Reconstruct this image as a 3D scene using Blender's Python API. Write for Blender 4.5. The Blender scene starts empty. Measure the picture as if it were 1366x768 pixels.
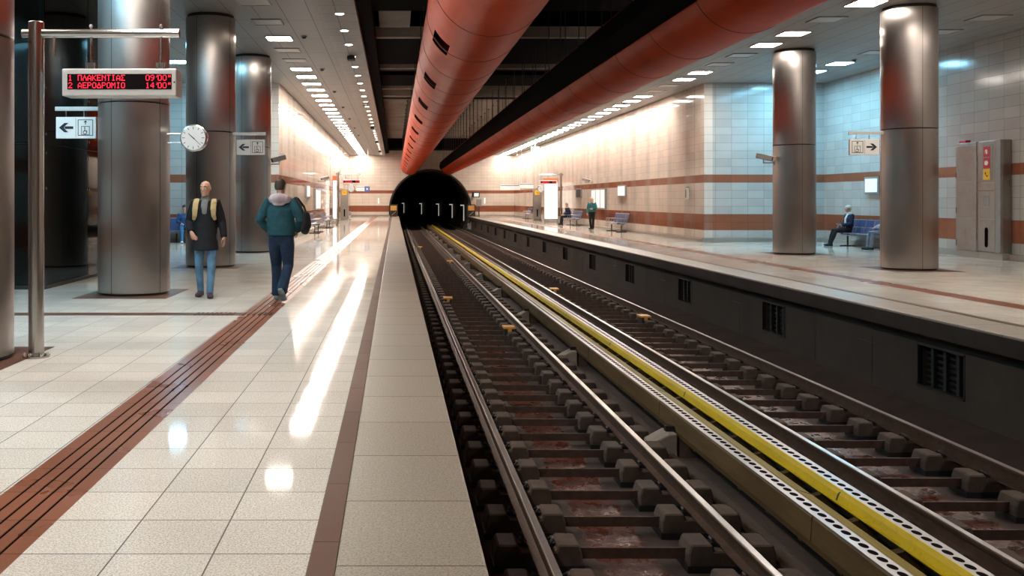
import bpy, bmesh, math, random
from mathutils import Vector, Matrix
random.seed(7)
PI = math.pi
SC = bpy.context.scene
COL = SC.collection
F = 1235.0                      # focal length in pixels of the 1366 px wide frame

# ------------------------------------------------------------------ mesh helpers
class MB:
    """collects shapes and links them as one mesh object"""
    def __init__(self):
        self.v = []; self.f = []; self.m = []; self.mi = 0
    def add(self, vs, fs):
        b = len(self.v)
        self.v += [tuple(p) for p in vs]
        for q in fs:
            self.f.append(tuple(b + i for i in q)); self.m.append(self.mi)
        return self
    def box(self, x0, x1, y0, y1, z0, z1):
        return self.add([(x0,y0,z0),(x1,y0,z0),(x1,y1,z0),(x0,y1,z0),(x0,y0,z1),(x1,y0,z1),(x1,y1,z1),(x0,y1,z1)],
                 [(3,2,1,0),(4,5,6,7),(0,1,5,4),(1,2,6,5),(2,3,7,6),(3,0,4,7)])
    def frustum(self, c, w0, d0, w1, d1, z0, z1):
        x, y = c
        return self.add([(x-w0,y-d0,z0),(x+w0,y-d0,z0),(x+w0,y+d0,z0),(x-w0,y+d0,z0),
                  (x-w1,y-d1,z1),(x+w1,y-d1,z1),(x+w1,y+d1,z1),(x-w1,y+d1,z1)],
                 [(3,2,1,0),(4,5,6,7),(0,1,5,4),(1,2,6,5),(2,3,7,6),(3,0,4,7)])
    def cyl(self, p0, p1, r, n=16, r1=None, cap=True):
        p0 = Vector(p0); p1 = Vector(p1); r1 = r if r1 is None else r1
        d = (p1-p0).normalized()
        a = d.orthogonal().normalized(); b = d.cross(a)
        vs = []
        for p, rr in ((p0, r), (p1, r1)):
            for i in range(n):
                t = 2*PI*i/n
                vs.append(p + a*(rr*math.cos(t)) + b*(rr*math.sin(t)))
        fs = [(i, (i+1)%n, n+(i+1)%n, n+i) for i in range(n)]
        if cap: fs += [tuple(range(n-1,-1,-1)), tuple(range(n, 2*n))]
        return self.add(vs, fs)
    def tube(self, pts, r, n=10):
        for a, b in zip(pts[:-1], pts[1:]): self.cyl(a, b, r, n)
        for p in pts[1:-1]: self.ball(p, r, r, r, n, max(6, n//2))
        return self
    def ball(self, c, rx, ry, rz, n=14, m=8):
        vs = [(c[0],c[1],c[2]-rz)]
        for j in range(1, m):
            t = -PI/2 + PI*j/m
            for i in range(n):
                u = 2*PI*i/n
                vs.append((c[0]+rx*math.cos(t)*math.cos(u), c[1]+ry*math.cos(t)*math.sin(u), c[2]+rz*math.sin(t)))
        vs.append((c[0],c[1],c[2]+rz))
        fs = [(0, 1+(i+1)%n, 1+i) for i in range(n)]
        for j in range(m-2):
            for i in range(n):
                fs.append((1+j*n+i, 1+j*n+(i+1)%n, 1+(j+1)*n+(i+1)%n, 1+(j+1)*n+i))
        L = len(vs)-1
        fs += [(1+(m-2)*n+i, 1+(m-2)*n+(i+1)%n, L) for i in range(n)]
        return self.add(vs, fs)
    def lathe(self, c, prof, n=48, cap=True):
        """prof: list of (r, z) around the z axis through c"""
        vs = [(c[0]+r*math.cos(2*PI*i/n), c[1]+r*math.sin(2*PI*i/n), c[2]+z) for r, z in prof for i in range(n)]
        fs = [(j*n+i, j*n+(i+1)%n, (j+1)*n+(i+1)%n, (j+1)*n+i) for j in range(len(prof)-1) for i in range(n)]
        if cap:
            fs += [tuple(range(n-1,-1,-1)), tuple(range((len(prof)-1)*n, len(prof)*n))]
        return self.add(vs, fs)
    def ext(self, prof, a0, a1, axis='y'):
        """closed profile extruded: axis y -> prof (x,z); axis x -> prof (y,z); axis z -> prof (x,y)"""
        n = len(prof)
        def P(u, v, a):
            return (u,a,v) if axis == 'y' else ((a,u,v) if axis == 'x' else (u,v,a))
        vs = [P(u,v,a0) for u,v in prof] + [P(u,v,a1) for u,v in prof]
        fs = [(i,(i+1)%n,n+(i+1)%n,n+i) for i in range(n)] + [tuple(range(n-1,-1,-1)), tuple(range(n,2*n))]
        return self.add(vs, fs)
    def ring(self, c, R, r, axis='y', n=40, m=8):
        vs = []; fs = []
        for i in range(n):
            t = 2*PI*i/n
            for j in range(m):
                u = 2*PI*j/m
                a = (R + r*math.cos(u)); w = r*math.sin(u)
                p = (a*math.cos(t), w, a*math.sin(t)) if axis == 'y' else ((a*math.cos(t), a*math.sin(t), w) if axis == 'z' else (w, a*math.cos(t), a*math.sin(t)))
                vs.append((c[0]+p[0], c[1]+p[1], c[2]+p[2]))
        for i in range(n):
            for j in range(m):
                fs.append((i*m+j, ((i+1)%n)*m+j, ((i+1)%n)*m+(j+1)%m, i*m+(j+1)%m))
        return self.add(vs, fs)
    def limb(self, path, radii, ref=(1,0,0), n=14, caps=(1,1)):
        """closed tube with elliptic rings; radii: (a, b) with a along ref"""
        P = [Vector(p) for p in path]
        R = [(r, r) if not isinstance(r, (tuple, list)) else r for r in radii]
        T = []
        for i in range(len(P)):
            a = P[max(0,i-1)]; b = P[min(len(P)-1,i+1)]
            T.append((b-a).normalized())
        rings = []
        def frame(t):
            x = Vector(ref); x = x - t*x.dot(t)
            if x.length < 1e-3: x = t.orthogonal()
            x.normalize(); return x, t.cross(x)
        def mk(p, t, ra, rb):
            x, y = frame(t)
            return [p + x*(ra*math.cos(2*PI*k/n)) + y*(rb*math.sin(2*PI*k/n)) for k in range(n)]
        if caps[0]:
            r = min(R[0]); q = P[0]
            for s, o in ((.35,.62),(.75,.45)): rings.append(mk(q - T[0]*r*o*caps[0], T[0], R[0][0]*s, R[0][1]*s))
        for p, t, r in zip(P, T, R): rings.append(mk(p, t, r[0], r[1]))
        if caps[1]:
            r = min(R[-1]); q = P[-1]
            for s, o in ((.75,.45),(.35,.62)): rings.append(mk(q + T[-1]*r*o*caps[1], T[-1], R[-1][0]*s, R[-1][1]*s))
        vs = [p for r in rings for p in r]; k = len(rings)
        fs = [(j*n+i, j*n+(i+1)%n, (j+1)*n+(i+1)%n, (j+1)*n+i) for j in range(k-1) for i in range(n)]
        fs += [tuple(range(n-1,-1,-1)), tuple(range((k-1)*n, k*n))]
        return self.add(vs, fs)
    def mesh(self, name, smooth=False, ang=40):
        me = bpy.data.meshes.new(name)
        me.from_pydata(self.v, [], self.f)
        me.update()
        bm = bmesh.new(); bm.from_mesh(me)
        bmesh.ops.recalc_face_normals(bm, faces=bm.faces)
        bm.to_mesh(me); bm.free()
        if any(self.m): me.polygons.foreach_set('material_index', self.m)
        if smooth:
            me.polygons.foreach_set('use_smooth', [True]*len(me.polygons))
            try: me.set_sharp_from_angle(angle=math.radians(ang))
            except Exception: pass
        return me

def obj(name, mb, mat, parent=None, smooth=False, bevel=0, loc=None, ang=40, seg=2):
    me = mb.mesh(name, smooth, ang)
    for m in (mat if isinstance(mat, (list, tuple)) else [mat]): me.materials.append(m)
    o = bpy.data.objects.new(name, me); COL.objects.link(o)
    if parent: o.parent = parent
    if loc: o.location = loc
    if bevel:
        b = o.modifiers.new('bevel', 'BEVEL'); b.width = bevel; b.segments = seg; b.limit_method = 'ANGLE'
    return o
def tag(o, label, cat, group=None, kind=None):
    o['label'] = label; o['category'] = cat; o['kind'] = kind or 'thing'
    if group: o['group'] = group
    return o
def thing(name, label, cat, loc=(0,0,0), rotz=0, group=None):
    o = bpy.data.objects.new(name, None); COL.objects.link(o)
    o.location = loc; o.rotation_euler = (0,0,rotz); o.empty_display_size = .2
    return tag(o, label, cat, group)
def struct(name, mb, mat, smooth=False, bevel=0, label=None):
    o = obj(name, mb, mat, None, smooth, bevel); o['kind'] = 'structure'
    if label: o['label'] = label
    return o
def dup(root, loc=None, rotz=None, label=None, group=None):
    def cp(o, parent):
        c = o.copy(); COL.objects.link(c)
        c.parent = parent
        for ch in list(o.children): cp(ch, c)
        return c
    r = cp(root, None)
    if loc is not None: r.location = loc
    if rotz is not None: r.rotation_euler = (0,0,rotz)
    if label: r['label'] = label
    if group: r['group'] = group
    return r

# ------------------------------------------------------------------ materials
def new_mat(name):
    m = bpy.data.materials.new(name); m.use_nodes = True
    nt = m.node_tree; b = nt.nodes['Principled BSDF']
    return m, nt, b
def N(nt, t, **k):
    n = nt.nodes.new(t)
    for a, v in k.items(): setattr(n, a, v)
    return n
def math_(nt, op, a, b=None, c=None):
    n = nt.nodes.new('ShaderNodeMath'); n.operation = op
    for i, q in enumerate((a, b, c)):
        if q is None: continue
        if isinstance(q, (int, float)): n.inputs[i].default_value = q
        else: nt.links.new(q, n.inputs[i])
    return n.outputs[0]
def mix_(nt, fac, a, b, mode='MIX'):
    n = nt.nodes.new('ShaderNodeMix'); n.data_type = 'RGBA'; n.blend_type = mode
    for s, q in ((n.inputs[0], fac), (n.inputs[6], a), (n.inputs[7], b)):
        if isinstance(q, (int, float)): s.default_value = q
        elif isinstance(q, (tuple, list)): s.default_value = (*q[:3], 1)
        else: nt.links.new(q, s)
    return n.outputs[2]
def noise_(nt, vec, scale, detail=2, rough=.5):
    n = nt.nodes.new('ShaderNodeTexNoise'); n.inputs['Scale'].default_value = scale
    n.inputs['Detail'].default_value = detail; n.inputs['Roughness'].default_value = rough
    if vec is not None: nt.links.new(vec, n.inputs['Vector'])
    return n.outputs[0]
def ramp_(nt, fac, lo, hi, a=0, b=1):
    n = nt.nodes.new('ShaderNodeMapRange'); nt.links.new(fac, n.inputs[0])
    for i, q in enumerate((lo, hi, a, b)): n.inputs[i+1].default_value = q
    return n.outputs[0]
def coords(nt, space='world'):
    if space == 'world': return N(nt, 'ShaderNodeNewGeometry').outputs['Position']
    return N(nt, 'ShaderNodeTexCoord').outputs['Object']
def scaled(nt, vec, s):
    n = nt.nodes.new('ShaderNodeVectorMath'); n.operation = 'MULTIPLY'
    nt.links.new(vec, n.inputs[0]); n.inputs[1].default_value = s
    return n.outputs[0]

def plain(name, col, rough=.5, metal=0, vary=.12, scale=6, spec=.5, coat=0, bump=0, space='obj', stretch=(1,1,1), rvary=.0):
    m, nt, b = new_mat(name)
    p = scaled(nt, coords(nt, space), stretch)
    n = noise_(nt, p, scale, 4, .6)
    c = mix_(nt, ramp_(nt, n, .3, .7), tuple(x*(1-vary) for x in col), tuple(min(1, x*(1+vary)) for x in col))
    nt.links.new(c, b.inputs['Base Color'])
    b.inputs['Roughness'].default_value = rough
    if rvary: nt.links.new(ramp_(nt, n, .3, .7, rough-rvary, rough+rvary), b.inputs['Roughness'])
    b.inputs['Metallic'].default_value = metal
    b.inputs['Specular IOR Level'].default_value = spec
    b.inputs['Coat Weight'].default_value = coat
    if bump:
        bp = N(nt, 'ShaderNodeBump'); bp.inputs['Strength'].default_value = bump; bp.inputs['Distance'].default_value = .01
        nt.links.new(n, bp.inputs['Height']); nt.links.new(bp.outputs[0], b.inputs['Normal'])
    return m
def emit(name, col, s, base=None):
    m, nt, b = new_mat(name)
    b.inputs['Base Color'].default_value = (*(base or col), 1)
    b.inputs['Emission Color'].default_value = (*col, 1)
    b.inputs['Emission Strength'].default_value = s
    b.inputs['Roughness'].default_value = .4
    return m

def joint_mask(nt, c, size, w, off=0):
    """1 on the joint lines of a grid along coordinate c"""
    t = math_(nt, 'FRACT', math_(nt, 'DIVIDE', math_(nt, 'ADD', c, off + 1000*size), size))
    return math_(nt, 'LESS_THAN', math_(nt, 'ABSOLUTE', math_(nt, 'SUBTRACT', t, .5)), .5) if w is None else \
        math_(nt, 'ADD', math_(nt, 'LESS_THAN', t, w/size/2), math_(nt, 'GREATER_THAN', t, 1-w/size/2))
def tile_value(nt, cu, su, ou, cv, sv, ov):
    fu = math_(nt, 'FLOOR', math_(nt, 'DIVIDE', math_(nt, 'ADD', cu, ou + 1000*su), su))
    fv = math_(nt, 'FLOOR', math_(nt, 'DIVIDE', math_(nt, 'ADD', cv, ov + 1000*sv), sv))
    cmb = N(nt, 'ShaderNodeCombineXYZ'); nt.links.new(fu, cmb.inputs[0]); nt.links.new(fv, cmb.inputs[1])
    w = N(nt, 'ShaderNodeTexWhiteNoise', noise_dimensions='2D'); nt.links.new(cmb.outputs[0], w.inputs['Vector'])
    return w.outputs[0]

def granite(name, col, dark, rough, su, sv, ou=0, ov=0, w=.006, jcol=(.16,.14,.12), axes='xy', speck=220, spk=.5, vary=.1, bands=False, panel=None, spec=.5, coat=0, streak=0):
    m, nt, b = new_mat(name)
    pos = coords(nt, 'world'); s = N(nt, 'ShaderNodeSeparateXYZ'); nt.links.new(pos, s.inputs[0])
    A = dict(x=s.outputs[0], y=s.outputs[1], z=s.outputs[2])
    u, v = A[axes[0]], A[axes[1]]
    n1 = noise_(nt, pos, speck, 2, .7); n2 = noise_(nt, pos, speck*.35, 2, .6); n3 = noise_(nt, pos, 1.1, 3, .55)
    c = mix_(nt, math_(nt, 'MULTIPLY', ramp_(nt, n1, .44, .62), spk), col, dark)
    c = mix_(nt, math_(nt, 'MULTIPLY', ramp_(nt, n2, .55, .7), spk*.6), c, tuple(min(1, x*1.18) for x in col))
    if bands:
        z = A['z']
        def inb(a, bb): return math_(nt, 'MULTIPLY', math_(nt, 'GREATER_THAN', z, a), math_(nt, 'LESS_THAN', z, bb))
        bm_ = math_(nt, 'ADD', inb(.43, 1.0), inb(2.135, 2.416))
        rb = mix_(nt, ramp_(nt, n1, .4, .65), (.30,.105,.055), (.16,.05,.028))
        c = mix_(nt, bm_, c, rb)
    if streak:
        n4 = noise_(nt, scaled(nt, pos, (1, 1, .07)), .9, 3, .6)
        c = mix_(nt, math_(nt, 'MULTIPLY', ramp_(nt, n4, .46, .66), streak), c, tuple(x*.45 for x in col))
    tv = tile_value(nt, u, su, ou, v, sv, ov)
    br = math_(nt, 'ADD', ramp_(nt, tv, 0, 1, 1-vary, 1+vary), ramp_(nt, n3, .3, .7, -.05, .05))
    vv = N(nt, 'ShaderNodeCombineXYZ')
    for i in range(3): nt.links.new(br, vv.inputs[i])
    c = mix_(nt, 1.0, c, vv.outputs[0], 'MULTIPLY')
    j = math_(nt, 'MAXIMUM', joint_mask(nt, u, su, w, ou), joint_mask(nt, v, sv, w, ov))
    if panel: j = math_(nt, 'MAXIMUM', j, joint_mask(nt, u, panel[0], panel[1], panel[2]))
    j = math_(nt, 'MINIMUM', j, 1.0)
    c = mix_(nt, math_(nt, 'MULTIPLY', j, .9), c, mix_(nt, 1.0, c, jcol, 'MULTIPLY'))
    nt.links.new(c, b.inputs['Base Color'])
    r = math_(nt, 'ADD', ramp_(nt, n3, .3, .7, rough*.94, rough*1.08), math_(nt, 'MULTIPLY', j, .4))
    nt.links.new(r, b.inputs['Roughness'])
    b.inputs['Specular IOR Level'].default_value = spec
    b.inputs['Coat Weight'].default_value = coat; b.inputs['Coat Roughness'].default_value = .06
    bp = N(nt, 'ShaderNodeBump'); bp.inputs['Strength'].default_value = .25; bp.inputs['Distance'].default_value = .004; bp.invert = True
    nt.links.new(j, bp.inputs['Height']); nt.links.new(bp.outputs[0], b.inputs['Normal'])
    return m

TILE = .4165
M = {}
M['floor'] = granite('polished_granite_floor', (.73,.685,.61), (.28,.25,.215), .055, TILE, TILE, .354, -.18, .0075, (.12,.11,.10), spk=.65, vary=.07, spec=.055, speck=110)
M['edge'] = granite('rough_granite_edge', (.315,.275,.215), (.12,.10,.08), (.40), 3.0, .82, 1.2, .3, .008, spk=.75, speck=95, vary=.06)
M['brown'] = granite('brown_granite', (.115,.055,.036), (.06,.028,.019), .5, 3.0, .8335, 1.2, .1, .005, spk=.6, vary=.12, spec=.12)
M['tactile'] = granite('red_brown_tactile_granite', (.235,.082,.040), (.14,.047,.024), .28, 3.0, .4165, 1.2, -.18, .004, spk=.6, vary=.16, spec=.2)
M['kerb'] = granite('grey_granite_kerb', (.27,.24,.21), (.17,.15,.13), .3, 1.2, 1.2, 0, .6, .005, axes='yx', spk=.5)
WALLC, WALLD = (.61,.53,.46), (.46,.385,.325)
M['wall_side'] = granite('wall_tiles_side', WALLC, WALLD, .09, .58, .2845, 0, .14, .014, (.58,.53,.50), 'yz', 140, .45, .05, True, (10.0,.06,5.7), spec=.07, streak=.4)
M['wall_front'] = granite('wall_tiles_front', WALLC, WALLD, .14, .58, .2845, .1, .14, .012, (.48,.43,.40), 'xz', 140, .45, .05, True, spec=.3)
M['wall_recess_front'] = granite('wall_tiles_recess_end_shaded', (.40,.375,.35), (.30,.28,.265), .14, .58, .2845, .1, .14, .012, (.45,.43,.42), 'xz', 140, .45, .06, True, spec=.3)  # same tile as the main walls, recess light and shade put into its colour
M['wall_recess'] = granite('wall_tiles_recess_shaded', (.40,.375,.35), (.30,.28,.265), .14, .6, .2845, 0, .14, .012, (.45,.43,.42), 'yz', 140, .45, .07, True, spec=.3)  # shaded copy of the main wall tile, darker and less warm
M['ceiling'] = granite('ceiling_panels', (.27,.255,.24), (.24,.225,.21), .5, .6, 2.4, .1, 0, .014, (.35,.33,.32), 'xy', 60, .2, .03)
M['soffit'] = granite('soffit_panels', (.36,.335,.31), (.26,.24,.22), .6, 3.0, .9, 1.3, 0, .014, (.3,.29,.28), 'xy', 20, .5, .04)

def concrete(name, col, rough=.85, scale=2.0, vary=.3, spec=.3):
    m, nt, b = new_mat(name)
    p = coords(nt, 'world')
    n1 = noise_(nt, p, scale, 6, .65); n2 = noise_(nt, p, scale*18, 3, .6)
    c = mix_(nt, ramp_(nt, n1, .3, .7), tuple(x*(1-vary) for x in col), tuple(x*(1+vary) for x in col))
    c = mix_(nt, math_(nt, 'MULTIPLY', ramp_(nt, n2, .5, .75), .35), c, tuple(x*.55 for x in col))
    nt.links.new(c, b.inputs['Base Color']); b.inputs['Roughness'].default_value = rough
    b.inputs['Specular IOR Level'].default_value = spec
    bp = N(nt, 'ShaderNodeBump'); bp.inputs['Strength'].default_value = .3; bp.inputs['Distance'].default_value = .01
    nt.links.new(n2, bp.inputs['Height']); nt.links.new(bp.outputs[0], b.inputs['Normal'])
    return m
M['vault'] = concrete('vault_concrete', (.27,.24,.205), .9, .5, .25)
M['vault_dark'] = concrete('near_black_concrete', (.005,.0047,.0045), .95, 1.0, .2, .05)  # near-black concrete tone shared by beams, opening sides, trunking and cable tray
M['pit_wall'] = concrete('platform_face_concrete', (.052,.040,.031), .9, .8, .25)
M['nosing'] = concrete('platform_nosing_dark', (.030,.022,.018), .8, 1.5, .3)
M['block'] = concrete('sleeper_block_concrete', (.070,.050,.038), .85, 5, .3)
M['pedestal'] = concrete('pale_pedestal_concrete', (.30,.25,.205), .85, 3, .25)
M['tunnel'] = concrete('tunnel_lining', (.05,.043,.038), .8, .8, .3)
M['black'] = plain('matte_black', (.008,.008,.009), .6)
M['void'] = plain('black_recess', (.004,.004,.004), .95, spec=0)

def trackbed():
    m, nt, b = new_mat('trackbed_concrete_wet')
    p = coords(nt, 'world'); s = N(nt, 'ShaderNodeSeparateXYZ'); nt.links.new(p, s.inputs[0])
    x = s.outputs[0]
    n1 = noise_(nt, p, 1.6, 6, .65); n2 = noise_(nt, p, 24, 4, .6); n3 = noise_(nt, p, 6, 4, .6)
    c = mix_(nt, ramp_(nt, n1, .3, .7), (.027,.017,.012), (.060,.038,.027))
    c = mix_(nt, math_(nt, 'MULTIPLY', ramp_(nt, n2, .48, .7), .6), c, (.03,.022,.018))
    def zone(cx, hw):
        d = math_(nt, 'ABSOLUTE', math_(nt, 'SUBTRACT', x, cx))
        d = math_(nt, 'ADD', d, ramp_(nt, n3, .2, .8, -.07, .07))
        return ramp_(nt, d, hw-.03, hw+.03, 1, 0)
    wet = math_(nt, 'MAXIMUM', zone(1.86, .24), zone(5.13, .24))
    c = mix_(nt, wet, c, mix_(nt, ramp_(nt, n2, .4, .7), (.085,.022,.011), (.03,.011,.007)))
    nt.links.new(c, b.inputs['Base Color'])
    r = math_(nt, 'SUBTRACT', .85, math_(nt, 'MULTIPLY', wet, ramp_(nt, n3, .35, .65, .72, .3)))
    nt.links.new(r, b.inputs['Roughness'])
    bp = N(nt, 'ShaderNodeBump'); bp.inputs['Strength'].default_value = .35; bp.inputs['Distance'].default_value = .012
    nt.links.new(n2, bp.inputs['Height']); nt.links.new(bp.outputs[0], b.inputs['Normal'])
    return m
M['trackbed'] = trackbed()

def steel(name, col, rough, space='world', mottled=.1, aniso=.55, bump=.1, radial=False):
    m, nt, b = new_mat(name)
    p = coords(nt, space)
    n1 = noise_(nt, p, 1.7, 4, .6); n2 = noise_(nt, scaled(nt, p, (1,1,.05)), 90, 2, .6); n3 = noise_(nt, p, 4.5, 3, .6)
    c = mix_(nt, ramp_(nt, n1, .3, .7), tuple(x*(1-mottled*2.2) for x in col), col)
    if not radial: c = mix_(nt, math_(nt, 'MULTIPLY', ramp_(nt, n3, .52, .7), .25), c, tuple(x*.6 for x in col))
    nt.links.new(c, b.inputs['Base Color'])
    b.inputs['Metallic'].default_value = 1
    r = math_(nt, 'ADD', ramp_(nt, n1, .3, .7, rough*.8, rough*1.25), ramp_(nt, n2, .3, .7, -.04, .04)) if not radial else math_(nt, 'ADD', rough, 0.0)
    nt.links.new(r, b.inputs['Roughness'])
    b.inputs['Anisotropic'].default_value = aniso
    if bump:
        bp = N(nt, 'ShaderNodeBump'); bp.inputs['Strength'].default_value = bump; bp.inputs['Distance'].default_value = .02
        nt.links.new(n3, bp.inputs['Height']); nt.links.new(bp.outputs[0], b.inputs['Normal'])
    if radial:
        b.inputs['Anisotropic Rotation'].default_value = 0.0
        tg = N(nt, 'ShaderNodeTangent', direction_type='RADIAL', axis='Z'); nt.links.new(tg.outputs[0], b.inputs['Tangent'])
    return m
M['steel'] = steel('brushed_steel', (.60,.565,.535), .27)
M['steel_col'] = steel('column_brushed_steel', (.47,.43,.40), .31, mottled=.05, aniso=.96, bump=0, radial=True)
M['steel_cab'] = steel('cabinet_brushed_steel', (.36,.33,.305), .36, aniso=0, bump=.03)
M['seam'] = plain('dark_seam', (.05,.045,.04), .5, .6)
M['chrome'] = plain('polished_steel', (.47,.45,.43), .2, 1, .03)
M['light_metal'] = plain('painted_light_grey_metal', (.60,.59,.57), .4, .2, .05)
M['grey_metal'] = plain('grey_painted_metal', (.25,.24,.23), .45, .4, .1)
M['dark_metal'] = plain('dark_metal', (.04,.037,.035), .5, .6, .2)
M['rail_rust'] = plain('rail_rusty_steel', (.085,.050,.033), .5, .5, .3, 9, space='world', bump=.2)
M['rail_top'] = plain('rail_worn_running_band', (.48,.45,.43), .3, 1, .03, 1, space='world', stretch=(1,.05,1))
M['tie'] = plain('tie_bar_steel', (.075,.045,.034), .6, .3, .3, 12, space='world')
M['clip'] = plain('rail_clip_black', (.02,.018,.017), .5, .4)
def yellow(name, col, dirt, amount):
    m, nt, b = new_mat(name)
    p = coords(nt, 'world')
    n1 = noise_(nt, scaled(nt, p, (4,.5,4)), 2.0, 6, .7); n2 = noise_(nt, p, 30, 3, .6)
    c = mix_(nt, math_(nt, 'MULTIPLY', ramp_(nt, n1, .38, .72), amount), col, dirt)
    c = mix_(nt, math_(nt, 'MULTIPLY', ramp_(nt, n2, .55, .75), .35), c, dirt)
    nt.links.new(c, b.inputs['Base Color']); b.inputs['Roughness'].default_value = .5; b.inputs['Specular IOR Level'].default_value = .15
    return m
M['yellow'] = yellow('yellow_cover', (.62,.44,.015), (.24,.17,.02), .4)
M['olive'] = yellow('dirty_yellow_cover', (.27,.20,.035), (.12,.09,.03), .6)
M['brown_cover'] = yellow('brown_dirty_cover', (.125,.078,.034), (.05,.032,.018), .8)
def perforated():
    m, nt, b = new_mat('perforated_steel_strip')
    p = coords(nt, 'world'); s = N(nt, 'ShaderNodeSeparateXYZ'); nt.links.new(p, s.inputs[0])
    t = math_(nt, 'SUBTRACT', math_(nt, 'FRACT', math_(nt, 'DIVIDE', s.outputs[1], .125)), .5)
    xl = math_(nt, 'SUBTRACT', math_(nt, 'ABSOLUTE', math_(nt, 'SUBTRACT', s.outputs[0], 3.515)), .255)
    d = math_(nt, 'ADD', math_(nt, 'POWER', math_(nt, 'DIVIDE', t, .40), 2), math_(nt, 'POWER', math_(nt, 'DIVIDE', xl, .030), 2))
    hole = math_(nt, 'LESS_THAN', d, 1.0)
    nt.links.new(mix_(nt, hole, (.36,.35,.34), (.012,.0075,.007)), b.inputs['Base Color'])
    nt.links.new(math_(nt, 'SUBTRACT', 1.0, hole), b.inputs['Metallic'])
    nt.links.new(math_(nt, 'MULTIPLY', math_(nt, 'SUBTRACT', 1.0, hole), .5), b.inputs['Specular IOR Level'])
    nt.links.new(math_(nt, 'ADD', .34, math_(nt, 'MULTIPLY', hole, .5)), b.inputs['Roughness'])
    return m
M['perf'] = perforated()

def duct_paint():
    m, nt, b = new_mat('red_lacquered_duct')
    p = coords(nt, 'world')
    n1 = noise_(nt, p, .7, 4, .6); n2 = noise_(nt, scaled(nt, p, (1,.25,1)), 5, 3, .6)
    c = mix_(nt, ramp_(nt, n1, .3, .7), (.47,.043,.011), (.60,.072,.022))
    c = mix_(nt, math_(nt, 'MULTIPLY', ramp_(nt, n2, .5, .75), .3), c, (.36,.036,.012))
    nt.links.new(c, b.inputs['Base Color'])
    b.inputs['Roughness'].default_value = .42
    b.inputs['Specular IOR Level'].default_value = .05
    bp = N(nt, 'ShaderNodeBump'); bp.inputs['Strength'].default_value = .12; bp.inputs['Distance'].default_value = .03
    nt.links.new(n2, bp.inputs['Height']); nt.links.new(bp.outputs[0], b.inputs['Normal'])
    return m
M['duct'] = duct_paint()
M['duct_seam'] = plain('duct_seam_dark_red', (.14,.02,.012), .5, 0, .2)

def glass(name, tint, refl=.06):
    m = bpy.data.materials.new(name); m.use_nodes = True; nt = m.node_tree
    nt.nodes.remove(nt.nodes['Principled BSDF'])
    out = nt.nodes['Material Output']
    t = N(nt, 'ShaderNodeBsdfTransparent'); t.inputs[0].default_value = (*tint, 1)
    g = N(nt, 'ShaderNodeBsdfGlossy'); g.inputs['Roughness'].default_value = .04; g.inputs[0].default_value = (.75,.8,.8,1)
    fr = N(nt, 'ShaderNodeFresnel'); fr.inputs[0].default_value = 1.45
    mx = N(nt, 'ShaderNodeMixShader')
    nt.links.new(fr.outputs[0], mx.inputs[0]); nt.links.new(t.outputs[0], mx.inputs[1]); nt.links.new(g.outputs[0], mx.inputs[2])
    nt.links.new(mx.outputs[0], out.inputs[0])
    return m
M['dark_glass'] = glass('dark_tinted_glass', (.36,.38,.37))
M['clear_glass'] = glass('clear_glass', (.93,.95,.95))
WARM, COOL = (1.0,.90,.80), (.28,.72,1.0)
M['lamp'] = emit('warm_lit_diffuser', WARM, 20)
M['lamp_cool'] = emit('cool_lit_diffuser', COOL, 27)
M['lamp_off'] = plain('unlit_diffuser', (.42,.40,.38), .35, 0, .04)
M['lamp_frame'] = plain('lamp_frame_metal', (.34,.32,.30), .4, .5, .05)
M['down'] = emit('downlight_lens', (1.0,.88,.74), 22)
M['white_sign'] = plain('white_sign_panel', (.80,.80,.78), .4, 0, .02)
M['white_lit'] = emit('lit_white_panel', (1.0,.93,.83), .2, (.8,.8,.8))
M['blue_lit'] = emit('lit_notice_panel', (.72,.87,1.0), .10, (.8,.8,.8))
M['ink'] = plain('black_ink', (.012,.013,.015), .5)
M['white_ink'] = plain('white_ink', (.82,.82,.80), .5, 0, .02)
M['red_sign'] = plain('red_sign', (.42,.015,.02), .35)
M['yellow_sign'] = plain('yellow_sign', (.80,.42,.01), .35)
M['blue_sign'] = plain('blue_sign', (.03,.10,.38), .35)
M['orange_sign'] = plain('orange_sign', (.75,.16,.03), .4)
M['led_black'] = plain('led_screen_black', (.005,.002,.0025), .6, spec=.08)
M['led'] = emit('red_led', (1.0,.02,.05), .42)
M['clock_face'] = emit('lit_clock_face', (1.0,.99,.96), .05, (.42,.42,.41))
M['seat'] = plain('blue_seat_mesh', (.06,.08,.20), .4, .35, .15, 40)
M['seat_frame'] = plain('seat_frame_metal', (.32,.31,.33), .3, .8, .06)
M['amber_box'] = plain('amber_lid', (.62,.30,.06), .5, 0, .15)
# ------------------------------------------------------------------ dimensions (metres; platform floor z = 0)
EL, ER = .379, 6.80            # platform edges
Y0, YE = -8.0, 86.0            # rear end and tunnel wall
ZC = 5.70                      # ceiling above the platforms
SL, SR = -.85, 7.85            # inner edges of the lowered ceilings
WL, WR = -4.15, 11.10          # side walls beyond the recesses
RL, RR = -8.4, 15.40           # recess walls
YR = 33.2                      # end of the recesses
ZT = -1.38                     # track bed
RAILS = [1.114, 2.614, 4.39, 5.885]
HEAD = 1.5 - 2.555             # rail head level

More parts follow.
